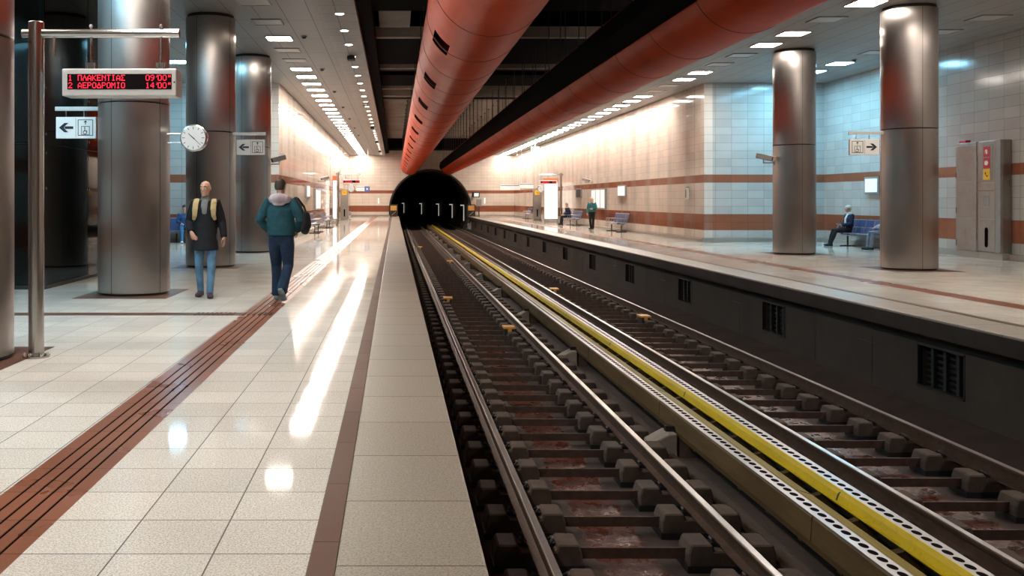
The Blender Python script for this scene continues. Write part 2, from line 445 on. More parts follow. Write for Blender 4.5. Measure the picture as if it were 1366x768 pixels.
# ------------------------------------------------------------------ floors
def slab(x0, x1, y0, y1, z1=0, t=.2):
    return MB().box(x0, x1, y0, y1, z1-t, z1)
b = MB(); b.box(-2.005+.0, -.354, Y0, YE, -.2, 0); b.v.clear(); b.f.clear(); b.m.clear()
b.box(RL, -2.005, Y0, YR, -.2, 0); b.box(WL, -2.005, YR, YE, -.2, 0); b.box(-1.582, -.354, Y0, YE, -.2, 0)
struct('floor_left', b, M['floor'], label='polished cream granite tiles of the left platform')
struct('trim_1', slab(-.354, -.243, Y0, YE), M['brown'], label='brown granite strip along the left platform edge')
struct('floor_edge_left', slab(-.243, EL, Y0, YE), M['edge'], bevel=.012, label='rough grey granite slabs along the left platform edge')
def tactile(x0, x1):
    w = x1 - x0; g = .008; d = .006
    pr = [(x0, -.2), (x1, -.2), (x1, 0)]
    for k in range(4, 0, -1):
        c = x0 + w*(.13 + .74*(k-.5)/4)
        pr += [(c+g, 0), (c+g*.7, -d), (c-g*.7, -d), (c-g, 0)]
    pr += [(x0, 0)]
    return pr
def tac_strip(name, x0, x1, label):
    b = MB(); b.ext(tactile(x0, x1), Y0, YE)
    w = x1-x0
    b.mi = 1
    for k in range(1, 5):
        c = x0 + w*(.13 + .74*(k-.5)/4)
        b.box(c-.0065, c+.0065, Y0, YE, -.0056, -.0030)
    return struct(name, b, [M['tactile'], M['void']], label=label)
tac_strip('trim_2', -2.005, -1.582, 'grooved red-brown tactile strip on the left platform')
tac_strip('trim_3', 8.60, 9.02, 'grooved red-brown tactile strip on the right platform')
b = MB(); b.box(7.545, 8.60, Y0, YE, -.2, 0); b.box(9.02, WR, YR, YE, -.2, 0); b.box(9.02, RR, Y0, YR, -.2, 0)
struct('floor_right', b, M['floor'], label='polished cream granite tiles of the right platform')
struct('trim_4', slab(7.435, 7.545, Y0, YE), M['brown'], label='brown granite strip along the right platform edge')
struct('floor_edge_right', slab(ER, 7.435, Y0, YE), M['edge'], bevel=.012, label='rough granite slabs along the right platform edge')
# thin inlaid cross strip, column plinth squares (2 mm proud)
struct('trim_5', MB().box(-8.4, -2.005, 12.06, 12.34, -.02, .003), M['brown'], label='brown granite strip crossing the left platform')
b = MB()
for k in range(9):
    x = -2.62+.06*k
    b.box(x, x+.028, 12.08, 12.32, .003, .010)
for k in range(6): b.box(-2.0+.07*k, -1.965+.07*k, 12.08, 12.32, 0, .009)
struct('trim_6', b, M['brown'], label='ribbed brown studs where the cross strip meets the tactile strip')
COLS_L = [(-4.2, 8.75), (-4.2, 14.93), (-4.2, 21.15), (-4.17, 27.0)]
COLS_R = [(11.22, 26.0), (11.22, 20.2)]
b = MB()
for x, y in COLS_L + COLS_R: b.box(x-.72, x+.72, y-.82, y+.72, -.02, .003)
struct('trim_7', b, M['brown'], label='brown granite squares in the floor around the columns')
# platform bodies and track bed
PX = 7.10
b = MB(); b.box(-.3, .30, Y0, YE, ZT-.1, -.2)
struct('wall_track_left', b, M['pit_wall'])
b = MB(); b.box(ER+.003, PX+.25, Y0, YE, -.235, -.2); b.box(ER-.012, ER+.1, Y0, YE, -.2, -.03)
struct('trim_8', b, M['nosing'], label='dark concrete nosing under the right platform edge')
VENTS = [12.05 + 5.3*k for k in range(-2, 14)]
b = MB(); zs = (-.43, -1.01); ya = Y0
for c in VENTS:
    b.box(PX, PX+.3, ya, c-.53, ZT-.1, -.2)
    b.box(PX, PX+.3, c-.53, c+.53, ZT-.1, zs[1]); b.box(PX, PX+.3, c-.53, c+.53, zs[0], -.2)
    b.box(PX+.28, PX+.3, c-.53, c+.53, zs[1], zs[0])
    ya = c+.53
b.box(PX, PX+.3, ya, YE, ZT-.1, -.2)
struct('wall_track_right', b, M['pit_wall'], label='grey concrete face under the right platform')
b = MB()
for c in VENTS:
    for o in (-1.72, 1.72): b.box(PX-.004, PX, c+o-.012, c+o+.012, ZT, -.235)
    b.box(PX-.004, PX, c+1.6-.0, c+2.1, -.62, -.605)
struct('trim_9', b, M['seam'], label='dark joints of the concrete platform face')
for k, c in enumerate(VENTS):
    if c < 6: continue
    r = thing('platform_vent', 'dark louvred vent opening in the concrete face under the right platform', 'vent', (PX, c, -.72), 0, 'vent openings under the right platform')
    fr = MB(); h = .29; w = .53
    fr.box(-.008, .03, -w, -w+.025, -h, h); fr.box(-.008, .03, w-.025, w, -h, h)
    fr.box(-.008, .03, -w, w, -h, -h+.025); fr.box(-.008, .03, -w, w, h-.02, h)
    obj('frame', fr, M['dark_metal'], r)
    lv = MB()
    for q in (-.28, 0, .28): lv.box(.06, .10, q-.03, q+.03, -h+.02, h-.02)
    for q in range(7): lv.box(.11, .13, -w+.02, w-.02, -.25+q*.08, -.22+q*.08)
    obj('louvre', lv, M['black'], r)
b = MB(); b.box(.0, PX+.3, Y0, 170, ZT-.3, ZT)
struct('floor_track', b, M['trackbed'], label='brown concrete track bed with wet drain channels')
b = MB(); b.ext([(6.45, ZT), (PX, ZT), (PX, ZT+.14), (6.62, ZT+.05)], Y0, YE)
struct('trim_10', b, M['trackbed'], label='low dark concrete haunch along the right platform face')
# central drain channel walls (between the two tracks)
b = MB(); b.ext([(2.98, ZT), (3.14, ZT), (3.12, ZT+.05), (3.0, ZT+.05)], Y0, YE+20); b.ext([(3.90, ZT), (4.02, ZT), (4.0, ZT+.05), (3.92, ZT+.05)], Y0, YE+20)
struct('trim_11', b, M['block'], label='low concrete kerbs beside the conductor rails')

# ------------------------------------------------------------------ walls
struct('wall_left', MB().box(WL-.3, WL, YR, YE+.3, -.2, ZC+.1), M['wall_side'])
struct('wall_right', MB().box(WR, WR+.3, YR, YE+.3, -.2, ZC+.1), M['wall_side'])
struct('wall_recess_left', MB().box(RL-.3, RL, Y0, YR+.3, -.2, ZC+.1), M['wall_recess'])
struct('wall_recess_right', MB().box(RR, RR+.3, Y0, YR+.3, -.2, ZC+.1), M['wall_recess'])
struct('wall_recess_end_left', MB().box(RL-.3, WL-.001, YR+.001, YR+.3, -.2, ZC+.1), M['wall_recess_front'])
struct('wall_recess_end_right', MB().box(WR+.001, RR+.3, YR+.001, YR+.3, -.2, ZC+.1), M['wall_recess_front'])
struct('wall_rear', MB().box(RL-.3, RR+.3, Y0-.3, Y0, ZT-.3, 7.4), M['wall_front'])
# kerb skirtings
b = MB()
b.box(WL, WL+.10, YR, YE, 0, .115); b.box(WR-.10, WR, YR, YE, 0, .115)
b.box(RL, RL+.08, Y0, YR, 0, .14); b.box(RR-.08, RR, Y0, YR, 0, .14)
b.box(RL, WL+.1, YR-.08, YR, 0, .14); b.box(WR-.1, RR, YR-.08, YR, 0, .14)
b.box(WL, -.45, YE-.1, YE, 0, .14); b.box(7.1, WR, YE-.1, YE, 0, .14)
struct('baseboard_sides', b, M['kerb'], bevel=.008, label='grey granite kerb at the foot of the walls')
# tunnel end wall with the arched opening
TC, TZ, TR = 3.30, .53, 3.72
me = MB(); n = 48
arc = [(TC + TR*math.cos(PI*1.12 - 1.24*PI*i/n), TZ + TR*math.sin(PI*1.12 - 1.24*PI*i/n)) for i in range(n+1)]
def endwall(y, flip):
    vs = []; 
    for (x, z) in arc: vs.append((x, y, z))
    return vs
outer = []
for (x, z) in arc:
    dx, dz = x-TC, z-TZ
    # project onto the rectangle WL..WR, ZT-.3..7.4
    ts = []
    if dx > 1e-6: ts.append((WR+.3-TC)/dx)
    if dx < -1e-6: ts.append((WL-.3-TC)/dx)
    if dz > 1e-6: ts.append((7.4-TZ)/dz)
    if dz < -1e-6: ts.append((ZT-.3-TZ)/dz)
    t = min(ts); outer.append((TC+dx*t, TZ+dz*t))
# insert exact corners
poly_in = arc; poly_out = outer
for y, s in ((YE, 0), (YE+.5, 1)):
    vs = [(x, y, z) for x, z in poly_in] + [(x, y, z) for x, z in poly_out]
    me.add(vs, [(i, i+1, n+1+i+1, n+1+i) for i in range(n)])
cs = [(WL-.3, 7.4), (WR+.3, 7.4)]
for cx, cz in cs:
    for i in range(n):
        (xa, za), (xb, zb) = outer[i], outer[i+1]
        if (abs(xa-cx) < 1e-6 and abs(zb-cz) < 1e-6) or (abs(za-cz) < 1e-6 and abs(xb-cx) < 1e-6):
            me.add([(xa, YE, za), (cx, YE, cz), (xb, YE, zb)], [(0,1,2)])
vs = [(x, YE, z) for x, z in arc] + [(x, YE+.5, z) for x, z in arc]
me.add(vs, [(i, i+1, n+1+i+1, n+1+i) for i in range(n)])
struct('wall_end', me, M['wall_front'], label='cream tiled end wall with two brown bands around the tunnel mouth')
b = MB()
b.ext([(TC+(TR+.0)*math.cos(t), TZ+(TR+.0)*math.sin(t)) for t in [PI*1.1-1.2*PI*i/n for i in range(n+1)]] +
      [(TC+(TR+.14)*math.cos(t), TZ+(TR+.14)*math.sin(t)) for t in [-.1*PI+1.2*PI*i/n for i in range(n+1)]], YE-.06, YE+.2)
struct('trim_12', b, M['black'], label='black collar around the tunnel mouth')
# curved tunnel tube with lining rings
b = MB(); nn = 40; seg = 56
def tcx(y): return TC - max(0, y-98)**2/520.0
ys = [YE+.2 + i*1.6 for i in range(seg)]
for i, y in enumerate(ys):
    rr = TR+.10
    for j in range(nn): b.v.append((tcx(y)+rr*math.cos(2*PI*j/nn), y, TZ+rr*math.sin(2*PI*j/nn)))
for i in range(seg-1):
    for j in range(nn):
        b.f.append((i*nn+j, i*nn+(j+1)%nn, (i+1)*nn+(j+1)%nn, (i+1)*nn+j)); b.m.append(0)
b.f.append(tuple((seg-1)*nn+j for j in range(nn))); b.m.append(0)
for i in range(2, seg-1, 3):
    y = ys[i]; b.ring((tcx(y), y, TZ), TR+.10, .14, 'y', 40, 6)
struct('wall_tunnel', b, M['tunnel'], True, label='dark ribbed tunnel lining')

# ------------------------------------------------------------------ ceilings
b = MB(); b.box(RL-.3, -1.67, Y0, YR+.3, ZC, ZC+.15); b.box(WL-.3, -1.67, YR+.3, YE, ZC, ZC+.15)
struct('ceiling_left', b, M['ceiling'], label='pale panelled ceiling above the left platform')
b = MB(); b.box(-1.67, SL, Y0, YE, ZC-.035, ZC+.15)
struct('ceiling_strip_left', b, M['soffit'], label='plaster strip with round downlights along the left ceiling edge')
b = MB(); b.box(8.67, RR+.3, Y0, YR+.3, ZC, ZC+.15); b.box(8.67, WR+.3, YR+.3, YE, ZC, ZC+.15)
struct('ceiling_right', b, M['ceiling'], label='pale panelled ceiling above the right platform')
b = MB(); b.box(SR, 8.67, Y0, YE, ZC-.035, ZC+.15)
struct('ceiling_strip_right', b, M['soffit'], label='plaster strip along the right ceiling edge')
ZV = 7.05
struct('ceiling_vault', MB().box(SL-.6, SR+.6, Y0, YE, ZV, ZV+.3), M['vault'], label='raw concrete ceiling above the tracks')
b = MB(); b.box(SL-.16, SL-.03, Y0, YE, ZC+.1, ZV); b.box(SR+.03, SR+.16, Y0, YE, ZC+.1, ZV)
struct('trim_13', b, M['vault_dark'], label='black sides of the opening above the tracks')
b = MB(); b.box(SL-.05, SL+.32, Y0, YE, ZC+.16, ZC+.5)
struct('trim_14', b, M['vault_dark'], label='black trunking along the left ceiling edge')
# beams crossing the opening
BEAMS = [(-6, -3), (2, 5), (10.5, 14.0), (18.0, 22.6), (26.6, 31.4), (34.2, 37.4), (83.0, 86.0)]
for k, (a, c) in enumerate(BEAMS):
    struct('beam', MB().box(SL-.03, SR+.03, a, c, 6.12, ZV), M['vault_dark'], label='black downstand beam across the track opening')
b = MB()
for y in (26.2, 32.4, 38.3, 41.0): b.box(SL, SR, y, y+.30, 6.12, 6.42)
struct('trim_15', b, M['vault'], label='pale concrete cross ribs above the tracks')
b = MB(); b.box(-.42, .42, 22.8, 26.0, 6.35, 6.6)
struct('trim_16', b, M['vault'], label='lowered concrete panel between black beams')
b = MB()
for y in (32.9, 34.0, 43.6): b.cyl((SL, y, 6.3), (SR, y, 6.3), .05, 8)
struct('trim_17', b, M['dark_metal'], label='dark service pipes crossing above the ducts')

# ------------------------------------------------------------------ camera, world, view
cam = bpy.data.cameras.new('camera'); co = bpy.data.objects.new('camera', cam); COL.objects.link(co)
co.location = (0, 0, 1.5); co.rotation_euler = (PI/2, 0, 0)
cam.sensor_width = 36; cam.lens = F/1366*36
cam.shift_x = (683-526.5)/1366; cam.shift_y = -(384-267)/1366
cam.clip_start = .05; cam.clip_end = 400
SC.camera = co
w = bpy.data.worlds.new('world'); SC.world = w; w.use_nodes = True
w.node_tree.nodes['Background'].inputs[0].default_value = (.02,.02,.02,1)
SC.view_settings.view_transform = 'Standard'; SC.view_settings.look = 'None'
SC.view_settings.exposure = 2.2; SC.view_settings.gamma = 1; SC.view_settings.use_curve_mapping = False
SC.cycles.max_bounces = 8; SC.cycles.diffuse_bounces = 4; SC.cycles.glossy_bounces = 4; SC.cycles.transparent_max_bounces = 8
SC.cycles.sample_clamp_indirect = 8
SC.cycles.use_denoising = True
SC.cycles.caustics_reflective = False; SC.cycles.caustics_refractive = False

# ------------------------------------------------------------------ ceiling lights
def panel_light(mat, w=.62, d=.62, unlit=False):
    r = thing('ceiling_light', '', 'ceiling light')
    fr = MB(); t = .035
    for x0, x1, y0, y1 in ((-w/2-t, -w/2, -d/2-t, d/2+t), (w/2, w/2+t, -d/2-t, d/2+t), (-w/2, w/2, -d/2-t, -d/2), (-w/2, w/2, d/2, d/2+t)):
        fr.box(x0, x1, y0, y1, -.022, 0)
    obj('frame', fr, M['lamp_frame'], r)
    obj('diffuser', MB().box(-w/2, w/2, -d/2, d/2, -.012, -.002), mat, r)
    return r
protos = {}
def put_light(x, y, kind, label, group):
    if kind not in protos:
        protos[kind] = r = panel_light({'warm': M['lamp'], 'cool': M['lamp_cool'], 'off': M['lamp_off']}[kind])
        r.location = (x, y, ZC); r['label'] = label; r['group'] = group
        return r
    return dup(protos[kind], (x, y, ZC), None, label, group)
left_y = [19.6, 21.8, 24.0, 25.9, 27.8]
left_on = {24.0}
y = 29.6
while y < 85.5:
    left_y.append(y); left_on.add(y); y += 1.86
for y in (1.0, 3.4, 5.8, 8.2, 10.6, 13.0, 15.4): left_y.append(y); left_on.add(y)
for y in left_y:
    on = y in left_on
    put_light(-2.99, y, 'warm' if on else 'off', 'square lit panel in the row over the left platform' if on else 'square unlit panel in the row over the left platform',
              'lit panels over the left platform' if on else 'unlit panels over the left platform')
right_y = [19.7, 21.5, 23.3, 25.0, 26.8, 28.6, 30.4, 32.1, 33.9, 35.6]
right_off = {21.5, 26.8, 28.6, 33.9, 35.6}
y = 37.4
while y < 85.5: right_y.append(y); y += 1.78
for y in (2.0, 5.6, 9.2, 12.8, 16.2): right_y.append(y)
for y in right_y:
    on = y not in right_off
    put_light(10.03, y, 'warm' if on else 'off', 'square lit panel in the row over the right platform' if on else 'square unlit panel in the row over the right platform',
              'lit panels over the right platform' if on else 'unlit panels over the right platform')
for x, ys_, side in ((-6.6, (6.0, 9.5, 12.6, 24.6, 28.0, 31.3), 'left'), (13.65, (21.3, 23.1, 26.3, 28.4, 30.2, 31.9), 'right')):
    for y in ys_:
        off = y in (21.3, 23.1, 26.3)
        put_light(x, y, 'off' if off else 'cool', 'square %s panel in the %s recess ceiling' % ('unlit' if off else 'cool white lit', side),
                  '%s panels in the %s recess ceiling' % ('unlit' if off else 'lit', side))
for y in (4.0, 9.5, 15.0): put_light(13.65, y, 'warm', 'square lit panel near the camera in the right recess ceiling', 'warm panels in the right recess ceiling')
def downlight():
    r = thing('downlight', 'small round lit downlight in the strip along the left ceiling edge', 'downlight', (0,0,0), 0, 'round downlights along the left ceiling edge')
    rg = MB(); rg.ring((0,0,-.004), .105, .014, 'z', 24, 6); obj('rim', rg, M['light_metal'], r, True)
    ln = MB(); ln.lathe((0,0,0), [(.092,-.001),(.092,-.006),(.06,-.009)], 20); obj('lens', ln, M['down'], r)
    return r
d0 = None
y = 18.6
while y < 85:
    if d0 is None: d0 = downlight(); d0.location = (-1.23, y, ZC-.035)
    else: dup(d0, (-1.23, y, ZC-.035))
    y += 2.05
for y in (3, 7, 11, 15): dup(d0, (-1.23, y, ZC-.035))
# detectors and boxes on the ceiling
def detector():
    r = thing('smoke_detector', 'small dark round smoke detector on the left ceiling', 'smoke detector', (0,0,0), 0, 'smoke detectors on the left ceiling')
    obj('base', MB().lathe((0,0,0), [(.075,0),(.075,-.02),(.065,-.03)], 20), M['grey_metal'], r, True)
    obj('cap', MB().lathe((0,0,0), [(.05,-.03),(.05,-.05),(.035,-.065)], 20), M['dark_metal'], r, True)
    return r
s0 = detector(); s0.location = (-2.32, 23.7, ZC)
for y in (29.6, 35.6, 41.6, 47.5, 53.5, 59.5): dup(s0, (-2.32, y, ZC))
for x, y, l in ((13.0, 22.6, 'small round smoke detector on the right ceiling right of the nearer column'), (13.7, 27.6, 'small round smoke detector on the recess ceiling between the right columns')):
    dup(s0, (x, y, ZC), None, l, 'smoke detectors on the right ceiling')
def speaker():
    r = thing('ceiling_speaker', 'black box loudspeaker under the downlight strip', 'loudspeaker', (0,0,0), 0, 'box loudspeakers under the downlight strip')
    obj('housing', MB().box(-.11, .11, -.16, .16, -.15, -.035), M['black'], r, bevel=.02)
    obj('grille', MB().box(-.09, .09, -.172, -.16, -.135, -.05), M['dark_metal'], r)
    obj('bracket', MB().box(-.03, .03, -.05, .05, -.035, 0), M['grey_metal'], r)
    return r
p0 = speaker(); p0.location = (-1.25, 26.6, ZC-.035)
for y in (39.5, 52.2, 65.0, 77.5): dup(p0, (-1.25, y, ZC-.035))

# ------------------------------------------------------------------ columns
CR = .56
def column(label):
    r = thing('steel_column', label, 'column')
    zs = 3.03
    def shell(z0, z1):
        b = MB(); b.lathe((0,0,0), [(CR-.03, z0), (CR, z0+.006), (CR, z1-.006), (CR-.03, z1)], 96, False); return b
    obj('lower_cladding', shell(.035, zs), M['steel_col'], r, True, ang=30)
    obj('upper_cladding', shell(zs+.015, ZC-.07), M['steel_col'], r, True, ang=30)
    obj('core', MB().lathe((0,0,0), [(CR-.035, 0), (CR-.035, ZC-.002)], 64), M['seam'], r, True)
    sm = MB()
    for a in (-112, -30, 60, 150):
        a = math.radians(a); c, s = math.cos(a), math.sin(a); h = .004
        pts = [(CR-.01, -h), (CR+.0015, -h), (CR+.0015, h), (CR-.01, h)]
        sm.ext([(u*c-v*s, u*s+v*c) for u, v in pts], .04, ZC-.08, 'z')
    obj('seam_strip', sm, M['seam'], r)
    return r
LABL = ['stainless steel clad round column at the left frame edge beside the sign pole',
        'stainless steel clad round column behind the red train display',
        'darker stainless steel clad round column behind the bald man',
        'darker stainless steel clad round column farthest back on the left platform']
LABR = ['stainless steel clad round column left of the seated people on the right platform',
        'stainless steel clad round column nearest on the right platform, beside the steel cabinet']
c0 = None
for (x, y), l in zip(COLS_L + COLS_R, LABL + LABR):
    if c0 is None: c0 = column(l); c0.location = (x, y, 0); r = c0
    else: r = dup(c0, (x, y, 0), None, l)
    r.rotation_euler.z = math.atan2(-x, y)*0 + (0 if x < 0 else .35)

# ------------------------------------------------------------------ ducts
def duct(name, cx, cz, r, label, slots, y0, y1):
    t = thing(name, label, 'duct', (cx, 0, cz))
    seg = 72; per = 4.9; s0_ = 15.1
    a0, a1 = math.radians(209), math.radians(234)
    angs = sorted(set([round(2*PI*i/seg, 5) for i in range(seg)] + ([round(a0,5), round(a1,5)] if slots else [])))
    angs = [a for a in angs if not slots or a <= a0+1e-4 or a >= a1-1e-4 or True]
    ysl = []
    if slots:
        y = s0_ - per*3
        while y < y1-2: ysl.append(y); y += per
    yset = sorted(set([y0, y1] + [v for y in ysl for v in (y, y+1.0) if y0 < v < y1] + [y0 + i*2.45 for i in range(int((y1-y0)/2.45))]))
    b = MB(); n = len(angs)
    for y in yset:
        for a in angs: b.v.append((r*math.cos(a), y, r*math.sin(a)))
    for i in range(len(yset)-1):
        ym = (yset[i]+yset[i+1])/2; inslot = any(y <= ym <= y+1.0 for y in ysl)
        for j in range(n):
            am = (angs[j] + (angs[(j+1)%n] if j+1 < n else 2*PI))/2
            if inslot and a0 < am < a1: continue
            b.f.append((i*n+j, i*n+(j+1)%n, (i+1)*n+(j+1)%n, (i+1)*n+j)); b.m.append(0)
    b.f.append(tuple(range(n))); b.m.append(0)
    b.f.append(tuple((len(yset)-1)*n+j for j in range(n))); b.m.append(0)
    obj('duct_shell', b, M['duct'], t, True, ang=50)
    y = y0 + .6; sm = None
    while y < y1:
        s = MB(); s.lathe((0,0,0), [(r-.006,-.012),(r+.006,-.009),(r+.006,.009),(r-.006,.012)], 72, False)
        if sm is None:
            sm = obj('seam_band', s, M['duct_seam'], t, True); sm.rotation_euler = (PI/2,0,0); sm.location = (0, y, 0)
        else:
            c = sm.copy(); COL.objects.link(c); c.location = (0, y, 0)
        y += 2.45
    if slots:
        v0 = None
        for y in ysl:
            if v0 is None:
                v = MB(); q = 8; rr = r-.10
                for k in range(q):
                    aa = a0+(a1-a0)*k/q; ab = a0+(a1-a0)*(k+1)/q
                    v.add([(rr*math.cos(aa),0,rr*math.sin(aa)),(rr*math.cos(ab),0,rr*math.sin(ab)),(rr*math.cos(ab),1,rr*math.sin(ab)),(rr*math.cos(aa),1,rr*math.sin(aa))],[(0,1,2,3)])
                    for yy in (0, 1):
                        v.add([(rr*math.cos(aa),yy,rr*math.sin(aa)),(rr*math.cos(ab),yy,rr*math.sin(ab)),(r*math.cos(ab),yy,r*math.sin(ab)),(r*math.cos(aa),yy,r*math.sin(aa))],[(0,1,2,3)])
                for aa in (a0, a1):
                    v.add([(rr*math.cos(aa),0,rr*math.sin(aa)),(r*math.cos(aa),0,r*math.sin(aa)),(r*math.cos(aa),1,r*math.sin(aa)),(rr*math.cos(aa),1,rr*math.sin(aa))],[(0,1,2,3)])
                v.mi = 1
                for k in range(5):
                    yy = .1+.2*k
                    for z in range(6):
                        aa = a0+(a1-a0)*z/6; ab = a0+(a1-a0)*(z+1)/6; r2 = r-.04
                        v.add([(r2*math.cos(aa),yy-.02,r2*math.sin(aa)),(r2*math.cos(ab),yy-.02,r2*math.sin(ab)),((r-.09)*math.cos(ab),yy+.05,(r-.09)*math.sin(ab)),((r-.09)*math.cos(aa),yy+.05,(r-.09)*math.sin(aa))],[(0,1,2,3)])
                v0 = obj('vent_slot', v, [M['void'], M['duct_seam']], t); v0.location = (0, y, 0)
                v0['label'] = 'dark rectangular vent opening'
            else:
                c = v0.copy(); COL.objects.link(c); c.location = (0, y, 0)
    h = MB(); y = y0+2; hr = None
    while y < y1-1:
        for s in ((-1, 1)):
            if hr is None:
                h = MB(); h.cyl((0,0,0), (0,0,ZV-cz-r*.55), .012, 6)
                h.box(-.04,.04,-.04,.04,ZV-cz-r*.55-.05,ZV-cz-r*.55)
                hr = obj('hanger_rod', h, M['dark_metal'], t)
                c = hr
            else:
                c = hr.copy(); COL.objects.link(c)
            c.location = (s*r*.83, y, r*.55)
        y += 2.45
    return t
duct('ventilation_duct', 1.40, 4.70, .85, 'red-orange round ventilation duct with dark vent openings above the left track', True, -2, YE-.02)
duct('ventilation_duct', 5.05, 4.70, .80, 'red-orange round ventilation duct without openings above the right track', False, -2, YE-.02)
# black tray along the right duct
t = thing('cable_tray', 'long black cable tray hanging beside the right red duct', 'cable tray', (5.05, 0, 4.70))
b = MB()
def polar(r, a): a = math.radians(a); return (r*math.cos(a), r*math.sin(a))
p1, p2 = polar(.85, 206), polar(.85, 166)
b.ext([p1, polar(.93, 206), polar(.97, 186), polar(.93, 163), polar(.83, 163), polar(.83, 186)], -2, YE-1)
obj('tray', b, M['vault_dark'], t)
b = MB()
for i in range(34):
    y = 1+2.45*i
    if y > YE-2: break
    b.cyl((-.80, y, .25), (-.80, y, ZV-4.70), .012, 6)
obj('hanger', b, M['dark_metal'], t)
# ------------------------------------------------------------------ running rails
def rail_profile():
    h = .16
    half = [(.0, -h), (.07, -h), (.07, -h+.012), (.012, -h+.03), (.010, -.045), (.034, -.036), (.035, -.008), (.026, 0)]
    return half[1:] + [(-x, z) for x, z in reversed(half[1:])]
RN = ['left running rail of the left track, beside the left platform edge', 'right running rail of the left track',
      'left running rail of the right track, beside the yellow conductor rail', 'right running rail of the right track, beside the concrete platform face']
for x, l in zip(RAILS, RN):
    t = thing('running_rail', 'worn shiny-topped steel ' + l, 'rail', (x, 0, HEAD))
    obj('rail_body', MB().ext(rail_profile(), Y0, 104), M['rail_rust'], t)
    obj('rail_head', MB().ext([(-.027, -.006), (.027, -.006), (.029, -.001), (.024, .0025), (-.024, .0025), (-.029, -.001)], Y0, 104), M['rail_top'], t)
# sleepers: two concrete blocks joined by a steel tie bar
ZB = HEAD - .16                                   # block top
def sleeper(label, group, flip, gauge):
    r = thing('sleeper', label, 'sleeper', (0,0,0), 0, group)
    h = ZB - ZT
    def blk(x0, x1):
        w = (x1-x0)/2; c = (x0+x1)/2
        b = MB(); b.ext([(c-w, 0), (c+w, 0), (c+w, h*.85), (c+w-.025, h+.05), (c+w-.185, h+.05), (c+w-.20, h), (c-w+.20, h), (c-w+.185, h+.05), (c-w+.025, h+.05), (c-w, h*.85)], -.135, .135)
        return b
    g = gauge/2
    for s in (-1, 1):
        x0, x1 = (s*g-.34, s*g+.34)
        bo = obj('concrete_block', blk(x0, x1), M['block'], r, bevel=.012, seg=1)
        bt = MB(); bt.box(x0-.012, x1+.012, -.147, .147, 0, h*.34); obj('rubber_boot', bt, M['black'], bo)
        for q in (-1, 1):
            k = MB(); k.tube([(s*g+q*.075, -.06, h+.012), (s*g+q*.125, -.03, h+.055), (s*g+q*.125, .03, h+.055), (s*g+q*.075, .06, h+.012)], .012, 6)
            k.box(s*g+q*.115-.035, s*g+q*.115+.035, -.035, .035, h-.01, h+.03)
            obj('rail_clip', k, M['clip'], bo)
    tb = MB(); tb.ext([(-.04, h*.45), (.04, h*.45), (.04, h*.56), (-.025, h*.56), (-.025, h*.97), (-.04, h*.97)], -g+.33, g-.33, 'x')
    obj('tie_bar', tb, M['tie'], r)
    return r
SP = .71
for cx, g, lab, grp in ((1.864, 1.5, 'twin-block concrete sleeper with a steel tie bar under the left track', 'sleepers of the left track'),
                        (5.1375, 1.495, 'twin-block concrete sleeper with a steel tie bar under the right track', 'sleepers of the right track')):
    s = sleeper(lab, grp, False, g)
    y0 = 7.29 - 4*SP if cx < 3 else 9.1 - 5*SP
    s.location = (cx, y0, ZT)
    # far ones: same blocks and bar without clips and boots
    far = None; n = 0
    for k in range(1, 112):
        y = y0 + k*SP
        if y > 84.5: break
        if y < 30: dup(s, (cx, y, ZT))
        else:
            if far is None:
                far = dup(s, (cx, y, ZT))
                for ch in list(far.children_recursive):
                    if ch.name.startswith(('rubber_boot', 'rail_clip')): bpy.data.objects.remove(ch)
            else: dup(far, (cx, y, ZT))
